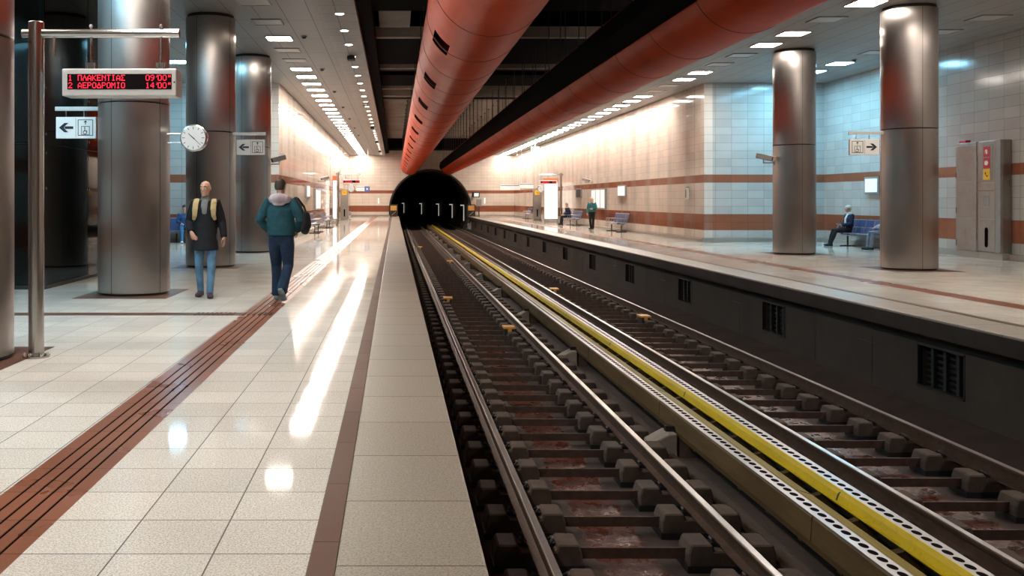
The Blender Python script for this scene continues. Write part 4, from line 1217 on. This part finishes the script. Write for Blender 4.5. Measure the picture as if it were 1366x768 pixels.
for z in (.03, 2.46, 4.2):
    for xx in (x0+.06, x1-.08): f.box(xx-.03, xx+.03, y0+.05, y1-.05, z-.03, z+.03)
    for yy in (y0+.08, y1-.08): f.box(x0+.05, x1-.05, yy-.03, yy+.03, z-.03, z+.03)
obj('steel_frame', f, M['dark_metal'], t)
obj('back_lining', MB().box(-.72, -.62, y0+.25, y1-.25, 0, ZC), M['dark_metal'], t)
obj('guide_rail', MB().box(-.1, .0, 1.2, 1.3, 0, ZC), M['grey_metal'], t)
f = MB()
for z in (1.7, 2.3, 2.62, 3.4):
    for yy in (y0+.05, -.06, .06, y1-.05):
        f.cyl((x1-.03, yy, z), (x1+.012, yy, z), .025, 12)
obj('glass_clamp', f, M['chrome'], t)
obj('floor_trim', MB().box(x0-.02, x1+.02, y0-.02, y1+.02, 0, .055), M['seam'], t)
# ------------------------------------------------------------------ people
def cloth(name, col, vary=.25, rough=.85, scale=9):
    return plain(name, col, rough, 0, vary, scale, .25, bump=.25, space='world')
SKIN = plain('skin', (.50,.275,.195), .5, 0, .06, 14, .4)
def fuse(name, mb, mat, parent, voxel=.011, smooth=3):
    """one continuous skin over the overlapping limbs"""
    me = mb.mesh(name)
    o = bpy.data.objects.new(name, me); COL.objects.link(o)
    r = o.modifiers.new('r', 'REMESH'); r.mode = 'VOXEL'; r.voxel_size = voxel; r.use_smooth_shade = True
    s = o.modifiers.new('s', 'SMOOTH'); s.factor = .5; s.iterations = smooth
    dg = bpy.context.evaluated_depsgraph_get(); dg.update()
    m2 = bpy.data.meshes.new_from_object(o.evaluated_get(dg)); m2.name = name
    o.modifiers.clear(); o.data = m2; bpy.data.meshes.remove(me)
    m2.materials.clear(); m2.materials.append(mat)
    m2.polygons.foreach_set('use_smooth', [True]*len(m2.polygons))
    if parent: o.parent = parent
    return o
V = Vector
def head_rings(b, c, M3, s=1.0, grow=0.0, z_from=0):
    prof = [(.0,.026,.026,-.062),(.018,.043,.042,-.045),(.045,.055,.068,-.022),(.085,.066,.086,-.008),(.125,.072,.094,-.001),(.165,.072,.094,.004),(.197,.061,.080,.007),(.219,.040,.053,.008),(.231,.016,.022,.008)]
    n = 22; vs = []
    P = [q for q in prof if q[0] >= z_from]
    for z, rx, ry, yo in P:
        for k in range(n):
            t = 2*PI*k/n
            p = V(((rx+grow)*math.cos(t), yo+(ry+grow)*math.sin(t), z-.115 + (grow if z > .2 else 0)))*s
            vs.append(c + M3 @ p)
    k = len(P)
    fs = [(j*n+i, j*n+(i+1)%n, (j+1)*n+(i+1)%n, (j+1)*n+i) for j in range(k-1) for i in range(n)]
    fs += [tuple(range(n-1,-1,-1)), tuple(range((k-1)*n, k*n))]
    b.add(vs, fs)
def hand(b, wrist, d, palmn, side, curl=.5, s=1.0):
    """palm, four unequal bent fingers and a thumb from the side of the palm; palmn = palm normal, side = +1/-1 thumb side"""
    d = V(d).normalized(); nrm = V(palmn); nrm = (nrm - d*nrm.dot(d)).normalized(); lat = d.cross(nrm)*side
    w = V(wrist)
    b.limb([w - d*.03, w + d*.02, w + d*.055, w + d*.092], [(.024*s,.019*s),(.033*s,.017*s),(.040*s,.015*s),(.038*s,.012*s)], lat)
    for off, L in ((.029,.072),(.010,.082),(-.010,.076),(-.028,.060)):
        p = w + d*.088*s + lat*off*s; a = curl*.6; pts = [p - d*.02]
        for seg, k in ((.42, 1), (.32, 2), (.26, 3)):
            pts.append(p); q = d*math.cos(a) + nrm*math.sin(a); p = p + q*(L*seg*s); a += curl*.75
        pts.append(p)
        b.limb(pts, [.0085*s,.0090*s,.0085*s,.0078*s,.0068*s], lat, 10)
    t0 = w + d*.028*s + lat*.026*s
    t1 = t0 + (d*.55 + lat*.75 + nrm*.25).normalized()*.040*s; t2 = t1 + (d*.85 + lat*.35 + nrm*.35).normalized()*.030*s; t3 = t2 + (d*.9 + nrm*.4).normalized()*.024*s
    b.limb([t0 - lat*.015, t0, t1, t2, t3], [.013*s,.013*s,.011*s,.0095*s,.008*s], nrm, 10)
def rot(yaw=0, pitch=0, roll=0):
    return (Matrix.Rotation(yaw, 3, 'Z') @ Matrix.Rotation(pitch, 3, 'X') @ Matrix.Rotation(roll, 3, 'Y'))
def person(label, loc, rotz, J, look, hairstyle=None):
    """J: joints (local metres, facing -Y); look: dict of clothing"""
    t = thing('person', label, 'person', loc, rotz)
    J = {k: V(v) for k, v in J.items()}
    neck, head = J['neck'], J['head']; HM = rot(*look.get('head', (0,0,0)))
    hv = look.get('hand_voxel', .006)
    up = (J['neck'] - J['pelvis']).normalized()
    mid = (J['pelvis']*.45 + J['neck']*.55)
    # ---- body
    b = MB()
    head_rings(b, head, HM)
    b.limb([neck - up*.06, neck + V((0,0,.0)), head + HM @ V((0,.02,-.05))], [(.062,.058),(.054,.055),(.052,.056)])
    nose = [head + HM @ V(p) for p in ((0,-.090,.025), (0,-.104,.005), (0,-.112,-.018), (0,-.100,-.028))]
    b.limb(nose, [.009,.011,.0145,.010], HM @ V((1,0,0)), 10)
    b.limb([head + HM @ V((-.05,-.066,.034)), head + HM @ V((0,-.090,.036)), head + HM @ V((.05,-.066,.034))], [.010,.012,.010], (0,0,1), 10)
    b.limb([head + HM @ V((0,-.09,-.052)), head + HM @ V((0,-.092,-.062))], [(.024,.008),(.020,.008)], HM @ V((1,0,0)), 10)
    for s in (-1, 1):
        b.limb([head + HM @ V((s*.070,.012,-.030)), head + HM @ V((s*.078,.016,.0)), head + HM @ V((s*.077,.02,.028))], [(.007,.012),(.009,.019),(.007,.014)], HM @ V((1,0,0)), 10)
    b.limb([J['pelvis'] - up*.05, J['pelvis'] + up*.05, mid, J['neck'] - up*.16, J['neck'] - up*.05], [(.145,.10),(.14,.10),(.135,.095),(.165,.10),(.10,.07)])
    for sd in 'LR':
        s = 1 if sd == 'L' else -1
        sh, el, wr = J['sh'+sd], J['el'+sd], J['wr'+sd]
        b.limb([neck - up*.09, sh, sh.lerp(el, .5), el, el.lerp(wr, .35), wr], [.06,.054,.045,.038,.038,.026])
        hd, hn = look['hand'+sd]
        hand(b, wr, hd, hn, s*look.get('thumb'+sd, 1), look.get('curl'+sd, .45))
        hp, kn, an = J['hip'+sd], J['kn'+sd], J['an'+sd]
        b.limb([hp + up*.03, hp.lerp(kn, .4), kn, kn.lerp(an, .35), an], [.085,.075,.054,.052,.036])
        td = J['toe'+sd] - an; b.limb([an, an + V((0,0,-.03)), an.lerp(J['toe'+sd], .7)], [.034,.026,.016])
    body = fuse('body', b, SKIN, t, hv, 2)
    for s in (-1, 1):
        c = head + HM @ V((s*.031,-.081,.012)); e = MB(); e.ball(c, .0125, .0125, .0125, 12, 8)
        eo = obj('eye', e, M['white_ink'], t, True)
        p = MB(); q = head + HM @ V((s*.031,-.0915,.012)); p.ball(q, .0055, .004, .0055, 10, 6); obj('iris', p, M['ink'], eo, True)
        br = MB(); br.limb([head + HM @ V((s*.016,-.100,.036)), head + HM @ V((s*.034,-.096,.042)), head + HM @ V((s*.052,-.080,.036))], [.004,.005,.003], (0,0,1), 8)
        obj('eyebrow', br, look['brow'], t, True)
    m = MB(); m.limb([head + HM @ V((-.022,-.094,-.058)), head + HM @ V((0,-.101,-.057)), head + HM @ V((.022,-.094,-.058))], [.004,.006,.004], (0,0,1), 8)
    obj('lips', m, plain('lip_skin', (.40,.16,.13), .5), t, True)
    # ---- hair
    hs = look.get('hair')
    if hs:
        h = MB()
        for z, rx, ry, yo, gx in ((-.02,.070,.060,.045,.008),(.02,.074,.075,.028,.010),(.055,.076,.090,.012,.012),(.085,.070,.088,.010,.014),(.108,.052,.064,.010,.015),(.122,.026,.034,.010,.012)):
            pass
        rings = [(-.05,.060,.050,.052),(-.015,.075,.062,.045),(.02,.080,.076,.032),(.05,.082,.098,.010),(.08,.076,.098,.008),(.105,.058,.074,.009),(.124,.034,.042,.009),(.131,.010,.014,.009)]
        if hs == 'long': rings = [(-.16,.060,.035,.075),(-.10,.075,.050,.065)] + rings
        n = 20; vs = [head + HM @ V((rx*math.cos(2*PI*k/n)*1.02, yo+ry*1.02*math.sin(2*PI*k/n), z)) for z, rx, ry, yo in rings for k in range(n)]
        k_ = len(rings)
        h.add(vs, [(j*n+i, j*n+(i+1)%n, (j+1)*n+(i+1)%n, (j+1)*n+i) for j in range(k_-1) for i in range(n)] + [tuple(range(n-1,-1,-1)), tuple(range((k_-1)*n, k_*n))])
        fuse('hair', h, look['hair_mat'], t, .008, 2)
    # ---- trousers
    tr = MB(); tw = look.get('leg_w', 1.0)
    tr.limb([J['pelvis'] - up*.09, J['pelvis'], J['pelvis'] + up*.10], [(.14,.105),(.168,.118),(.158,.112)])
    for sd in 'LR':
        hp, kn, an = J['hip'+sd], J['kn'+sd], J['an'+sd]
        end = an + (kn-an).normalized()*(-.015)
        tr.limb([hp + up*.04, hp.lerp(kn, .3), kn, kn.lerp(an, .4), end], [(.098,.105),(.090*tw,.094*tw),(.067*tw,.070*tw),(.062*tw,.066*tw),(.054*tw*look.get('cuff',1),.058*tw*look.get('cuff',1))], caps=(1,.2))
    fuse('trousers', tr, look['trousers'], t, .010, 4)
    # ---- shoes
    for sd in 'LR':
        an, toe = J['an'+sd], J['toe'+sd]
        d = toe - an; d.z = 0; d.normalize(); fl = (toe-an).normalized()
        sh = MB(); heel = an - d*.055 + V((0,0,-.055)) + V((0,0,look.get('heel'+sd, 0)))
        sh.limb([an + V((0,0,.02)), an + V((0,0,-.03)) - d*.01], [(.050,.055),(.050,.060)])
        lat = V((0,0,1)).cross(d)
        sh.limb([heel, an + V((0,0,-.045)) + d*.03, toe - d*.05, toe], [(.043,.040),(.047,.043),(.053,.038),(.046,.028)], lat)
        so = fuse('shoe', sh, look['shoes'], t, .009, 2)
        sl = MB(); z = V((0,0,-.028))
        sl.limb([heel + z*.9, an + V((0,0,-.045)) + d*.03 + z, toe - d*.05 + z*.9, toe + d*.005 + z*.6], [(.040,.014),(.043,.013),(.050,.013),(.042,.012)], lat)
        fuse('sole', sl, look.get('sole', M['white_ink']), so, .009, 2)
    # ---- jacket or coat
    jk = MB(); hem = look.get('hem', -.02); jw = look.get('jw', 1.0)
    base = J['pelvis'] + up*hem
    fl_ = look.get('flare', 1.0)
    fwd = look.get('hem_fwd', V((0,0,0)))
    jk.limb([base, base.lerp(mid, .35), mid, J['neck'] - up*.17, J['neck'] - up*.08, J['neck'] - up*.015], [(.185*jw*fl_,.135*jw*fl_*look.get('hem_ry',1)),(.180*jw,.132*jw*(1+(look.get('hem_ry',1)-1)*.55)),(.178*jw,.132*jw),(.190*jw,.135*jw),(.135*jw,.100*jw),(.078,.078)], caps=(.05,.2), n=20)
    for sd in 'LR':
        sh, el, wr = J['sh'+sd], J['el'+sd], J['wr'+sd]
        jk.limb([neck - up*.10, sh, sh.lerp(el, .5), el, el.lerp(wr, .5), wr + (wr-el).normalized()*.0], [.085,.082*jw,.068*jw,.061*jw,.056*jw,.048*jw], caps=(1,.15))
    fuse('jacket', jk, look['jacket'], t, .011, 5)
    return t, body
FOOT = .085
def standing(stride=.0, lift=0, sw=.09):
    return dict(pelvis=(0,0,.95), neck=(0,.01,1.49), head=(0,-.025,1.655), shL=(.185,.01,1.425), shR=(-.185,.01,1.425),
        hipL=(.09,0,.92), hipR=(-.09,0,.92), knL=(.095,-.03,.50), knR=(-.095,-.03,.50), anL=(sw,0,FOOT), anR=(-sw,0,FOOT),
        toeL=(sw+.02,-.17,.035), toeR=(-sw-.02,-.17,.035), elL=(.27,.04,1.14), elR=(-.27,.04,1.14), wrL=(.27,-.05,.90), wrR=(-.27,-.05,.90))
DARKHAIR = plain('dark_brown_hair', (.035,.022,.015), .6, 0, .3, 60)
GREYHAIR = plain('grey_blond_hair', (.45,.40,.33), .6, 0, .25, 60)
BROW = plain('brown_brow', (.10,.06,.04), .7)
# 1 bald man walking towards the camera
J = standing(); J.update(anL=(.085,-.13,.085), toeL=(.115,-.30,.04), knL=(.105,-.10,.50), anR=(-.095,.12,.10), toeR=(-.115,-.045,.035), knR=(-.10,-.01,.51),
    elL=(.248,.03,1.14), wrL=(.285,-.05,.92), elR=(-.262,.06,1.15), wrR=(-.20,-.15,1.00), shL=(.175,.01,1.43), shR=(-.175,.01,1.43))
J = {k: V(v)*1.015 for k, v in J.items()}
p1, p1b = person('bald man in a black coat and blue jeans walking towards the camera', (-2.93, 14.35, 0), .05, J,
    dict(head=(-.25,.05,0), handL=((.1,-.15,-1), (-1,.2,0)), handR=((.55,-.35,-.75), (.3,.8,.2)), thumbL=-1, thumbR=1, brow=BROW, curlL=.5,
         trousers=cloth('light_blue_jeans', (.10,.195,.30)), shoes=cloth('purple_brown_shoes', (.085,.05,.07)), sole=cloth('dark_sole', (.05,.04,.05)),
         jacket=cloth('black_wool_coat', (.010,.010,.013)), hem=-.235, jw=1.02, flare=1.06, hem_ry=1.6, leg_w=.98))
b = MB(); nk = V(J['neck'])
b.limb([nk + V((0,-.0,-.06)), nk + V((0,-.01,.0)), nk + V((0,-.012,.035))], [(.080,.080),(.072,.074),(.066,.068)])
b.limb([nk + V((-.0,-.075,-.02)), nk + V((-.005,-.125,-.10)), nk + V((0,-.138,-.22))], [(.055,.02),(.055,.016),(.035,.012)])
fuse('scarf', b, cloth('grey_scarf', (.17,.17,.165)), p1, .009, 3)
# his backpack: straps over the shoulders, pack behind
bp_ = thing('backpack', 'tan backpack worn by the bald man, its wide straps over his black coat', 'backpack', (-2.93, 14.35, 0), .05)
TAN = cloth('tan_canvas', (.36,.26,.125))
b = MB(); b.limb([(0,.235,1.02),(0,.265,1.08),(0,.265,1.30),(0,.235,1.45)], [(.13,.05),(.155,.085),(.150,.080),(.11,.05)]); fuse('pack', b, TAN, bp_, .012, 3)
for s in (-1, 1):
    b = MB(); b.limb([(s*.115,.20,1.46),(s*.128,.10,1.51),(s*.135,.0,1.515),(s*.137,-.095,1.455),(s*.140,-.152,1.36),(s*.145,-.158,1.26),(s*.165,-.125,1.20)], [(.036,.010),(.042,.012),(.046,.013),(.048,.013),(.046,.012),(.040,.011),(.028,.010)], (1,0,0), 14)
    fuse('shoulder_strap', b, TAN, bp_, .008, 2)
# 2 man in teal jacket walking away
J = standing(); J.update(anL=(.09,-.12,.085), anR=(-.085,.30,.17), toeR=(-.10,.20,.05), toeL=(.11,-.29,.035), knR=(-.10,-.02,.50), knL=(.10,-.13,.50),
    elL=(.305,.06,1.17), elR=(-.305,.06,1.17), wrL=(.22,-.13,1.02), wrR=(-.22,-.13,1.02), head=(.02,-.05,1.65))
# stance leg is on the photo's left: mirror so the lifted leg is his right (photo right)
J = {k: V(v)*1.03 for k, v in J.items()}
p2, p2b = person('man in a teal jacket and dark navy trousers walking away along the platform', (-1.70, 13.85, 0), PI-.12, J,
    dict(head=(-.15,.12,0), handL=((-.5,-.6,-.5), (-.4,.6,0)), handR=((.5,-.6,-.5), (.4,.6,0)), thumbL=-1, thumbR=1, brow=DARKHAIR, hair='short', hair_mat=DARKHAIR,
         trousers=cloth('dark_navy_trousers', (.012,.026,.055)), shoes=cloth('grey_teal_sneakers', (.16,.22,.22)), sole=M['white_ink'],
         jacket=cloth('teal_padded_jacket', (.014,.060,.078)), hem=.0, jw=1.16, flare=.98, leg_w=1.22, cuff=1.25, heelR=.08))
b = MB(); nk = V(J['neck'])
b.limb([nk + V((-.15,.0,-.035)), nk + V((-.09,.09,-.015)), nk + V((0,.125,-.01)), nk + V((.09,.09,-.015)), nk + V((.15,.0,-.035))], [(.045,.05),(.070,.07),(.085,.075),(.070,.07),(.045,.05)], (0,0,1))
b.limb([nk + V((0,.10,-.05)), nk + V((0,.135,-.10))], [(.13,.045),(.09,.03)], (1,0,0))
fuse('hood', b, cloth('pinkish_grey_hood', (.40,.33,.36)), p2, .010, 4)
sb = thing('shoulder_bag', 'black shoulder bag at the right side of the man in the teal jacket', 'bag', (-1.70, 13.85, 0), PI-.12)
b = MB(); b.limb([(-.36,.02,1.03),(-.385,.0,1.14),(-.38,-.02,1.30)], [(.055,.13),(.075,.15),(.05,.11)], (1,0,0)); fuse('bag_body', b, cloth('black_nylon', (.012,.012,.014)), sb, .012, 3)
b = MB(); b.limb([(-.37,.06,1.28),(-.30,.10,1.46),(-.24,.08,1.545),(-.24,-.05,1.535),(-.32,-.14,1.40),(-.37,-.10,1.27)], [(.018,.006)]*6, (1,0,0), 8); obj('bag_strap', b, M['black'], sb, True)
# 3 seated woman with grey-blond hair on the right bench
def seated(lean=0):
    return dict(pelvis=(0,.02,.53), neck=(0,.05-lean,1.05), head=(0,.01-lean,1.215), shL=(.18,.05-lean,.985), shR=(-.18,.05-lean,.985),
        hipL=(.09,.0,.52), hipR=(-.09,.0,.52), knL=(.11,-.44,.50), knR=(-.11,-.44,.50), anL=(.10,-.50,.085), anR=(-.10,-.50,.085),
        toeL=(.11,-.67,.035), toeR=(-.11,-.67,.035), elL=(.24,.0-lean*.6,.74), elR=(-.24,.0-lean*.6,.74), wrL=(.10,-.24,.68), wrR=(-.10,-.24,.68))
J = seated(); J.update(anL=(.10,-.62,.085), toeL=(.11,-.79,.04), anR=(-.10,-.55,.085), toeR=(-.11,-.72,.035))
p3, p3b = person('woman with grey-blond hair, dark jacket and pale scarf seated holding a phone', (14.88, 30.4, 0), -PI/2, J,
    dict(head=(0,.12,0), handL=((-.5,-.8,.1), (-.3,.3,.8)), handR=((.5,-.8,.1), (.3,.3,.8)), thumbL=-1, thumbR=1, brow=BROW, hair='short', hair_mat=GREYHAIR,
         trousers=cloth('black_trousers', (.014,.014,.016)), shoes=cloth('black_shoes', (.012,.012,.012)), sole=M['black'],
         jacket=cloth('dark_navy_jacket', (.018,.022,.045)), hem=.0, jw=1.04, hand_voxel=.008))
b = MB(); nk = V(J['neck']); b.limb([nk + V((0,0,-.05)), nk + V((0,-.01,.03))], [(.085,.085),(.08,.08)])
b.limb([nk + V((.03,-.08,-.02)), nk + V((.04,-.15,-.15)), nk + V((.05,-.16,-.36))], [(.05,.02),(.05,.02),(.045,.018)])
fuse('scarf', b, cloth('pale_scarf', (.60,.60,.60)), p3, .011, 3)
ph = thing('mobile_phone', 'small dark phone held by the seated woman on the right bench', 'phone', (14.88, 30.4, 0), -PI/2)
o = obj('phone_body', MB().box(-.037, .037, -.004, .004, -.072, .072), M['ink'], ph, bevel=.003); o.location = (0, -.335, .74); o.rotation_euler = (-.6, 0, 0)
q = obj('screen', MB().box(-.033, .033, .0041, .0046, -.065, .065), M['grey_metal'], o)
# 4 seated person in grey trousers, mostly behind the column
J = seated()
p4, _ = person('person in grey trousers and a pale jacket seated, half hidden by the nearer right column', (14.88, 28.05, 0), -PI/2, J,
    dict(head=(.1,.1,0), handL=((-.4,-.9,-.1), (0,0,-1)), handR=((.4,-.9,-.1), (0,0,-1)), brow=BROW, hair='short', hair_mat=GREYHAIR,
         trousers=cloth('grey_jeans', (.16,.19,.24)), shoes=cloth('dark_trainers', (.02,.02,.022)), sole=M['black'],
         jacket=cloth('pale_grey_jacket', (.40,.42,.45)), hand_voxel=.009))
# 5 man seated far on the right platform
J = seated(.16); J.update(wrL=(.12,-.34,.66), wrR=(-.12,-.34,.66))
p5, _ = person('man in a dark navy coat seated leaning forward on a distant right bench', (10.58, 56.15, 0), -PI/2+.15, J,
    dict(head=(.5,.25,0), handL=((-.5,-.8,-.3), (0,0,-1)), handR=((.5,-.8,-.3), (0,0,-1)), brow=BROW, hair='short', hair_mat=plain('grey_hair', (.25,.22,.2), .6),
         trousers=cloth('black_jeans', (.012,.012,.015)), shoes=cloth('black_boots', (.012,.012,.012)), sole=M['black'],
         jacket=cloth('navy_coat', (.018,.034,.07)), hem=-.02, jw=1.08, hand_voxel=.010))
# 6 woman standing in a teal jacket
J = standing(sw=.06); J.update(wrL=(.16,-.24,1.12), elL=(.25,-.02,1.16)); J = {k: V(v)*.93 for k, v in J.items()}
p6, _ = person('blond woman in a teal jacket and black trousers standing on the right platform', (10.27, 48.2, 0), -PI/2+.9, J,
    dict(head=(0,.15,0), handL=((-.6,-.6,.1), (-.5,.5,.2)), handR=((0,-.1,-1), (1,0,0)), thumbL=-1, thumbR=1, brow=BROW, hair='long', hair_mat=plain('blond_hair', (.62,.50,.33), .6),
         trousers=cloth('slim_black_trousers', (.010,.010,.012)), shoes=cloth('tall_black_boots', (.010,.010,.010)), sole=M['black'],
         jacket=cloth('teal_short_jacket', (.02,.13,.14)), hem=.02, jw=1.08, hand_voxel=.010))
# 7 person behind the dark glass
J = {k: V(v)*.97 for k, v in standing().items()}
p7, _ = person('person in dark clothes standing behind the dark glass of the lift shaft', (-7.35, 22.0, 0), .3, J,
    dict(head=(0,.1,0), handL=((0,-.1,-1), (-1,0,0)), handR=((0,-.1,-1), (1,0,0)), thumbL=-1, thumbR=1, brow=BROW, hair='short', hair_mat=DARKHAIR,
         trousers=cloth('dark_trousers', (.02,.02,.022)), shoes=cloth('dark_shoes', (.012,.012,.012)), sole=M['black'],
         jacket=cloth('dark_grey_jacket', (.03,.03,.032)), hand_voxel=.010))
# 8 seated person in blue jeans in the left recess
J = seated()
p8, _ = person('person in blue jeans seated in the left recess, half hidden by the display column', (-7.42, 32.68, 0), .25, J,
    dict(head=(0,.1,0), handL=((-.4,-.9,-.1), (0,0,-1)), handR=((.4,-.9,-.1), (0,0,-1)), brow=BROW, hair='short', hair_mat=DARKHAIR,
         trousers=cloth('bright_blue_jeans', (.05,.16,.32)), shoes=cloth('white_trainers', (.6,.6,.6)), sole=M['white_ink'],
         jacket=cloth('blue_jacket', (.03,.07,.18)), hand_voxel=.010))
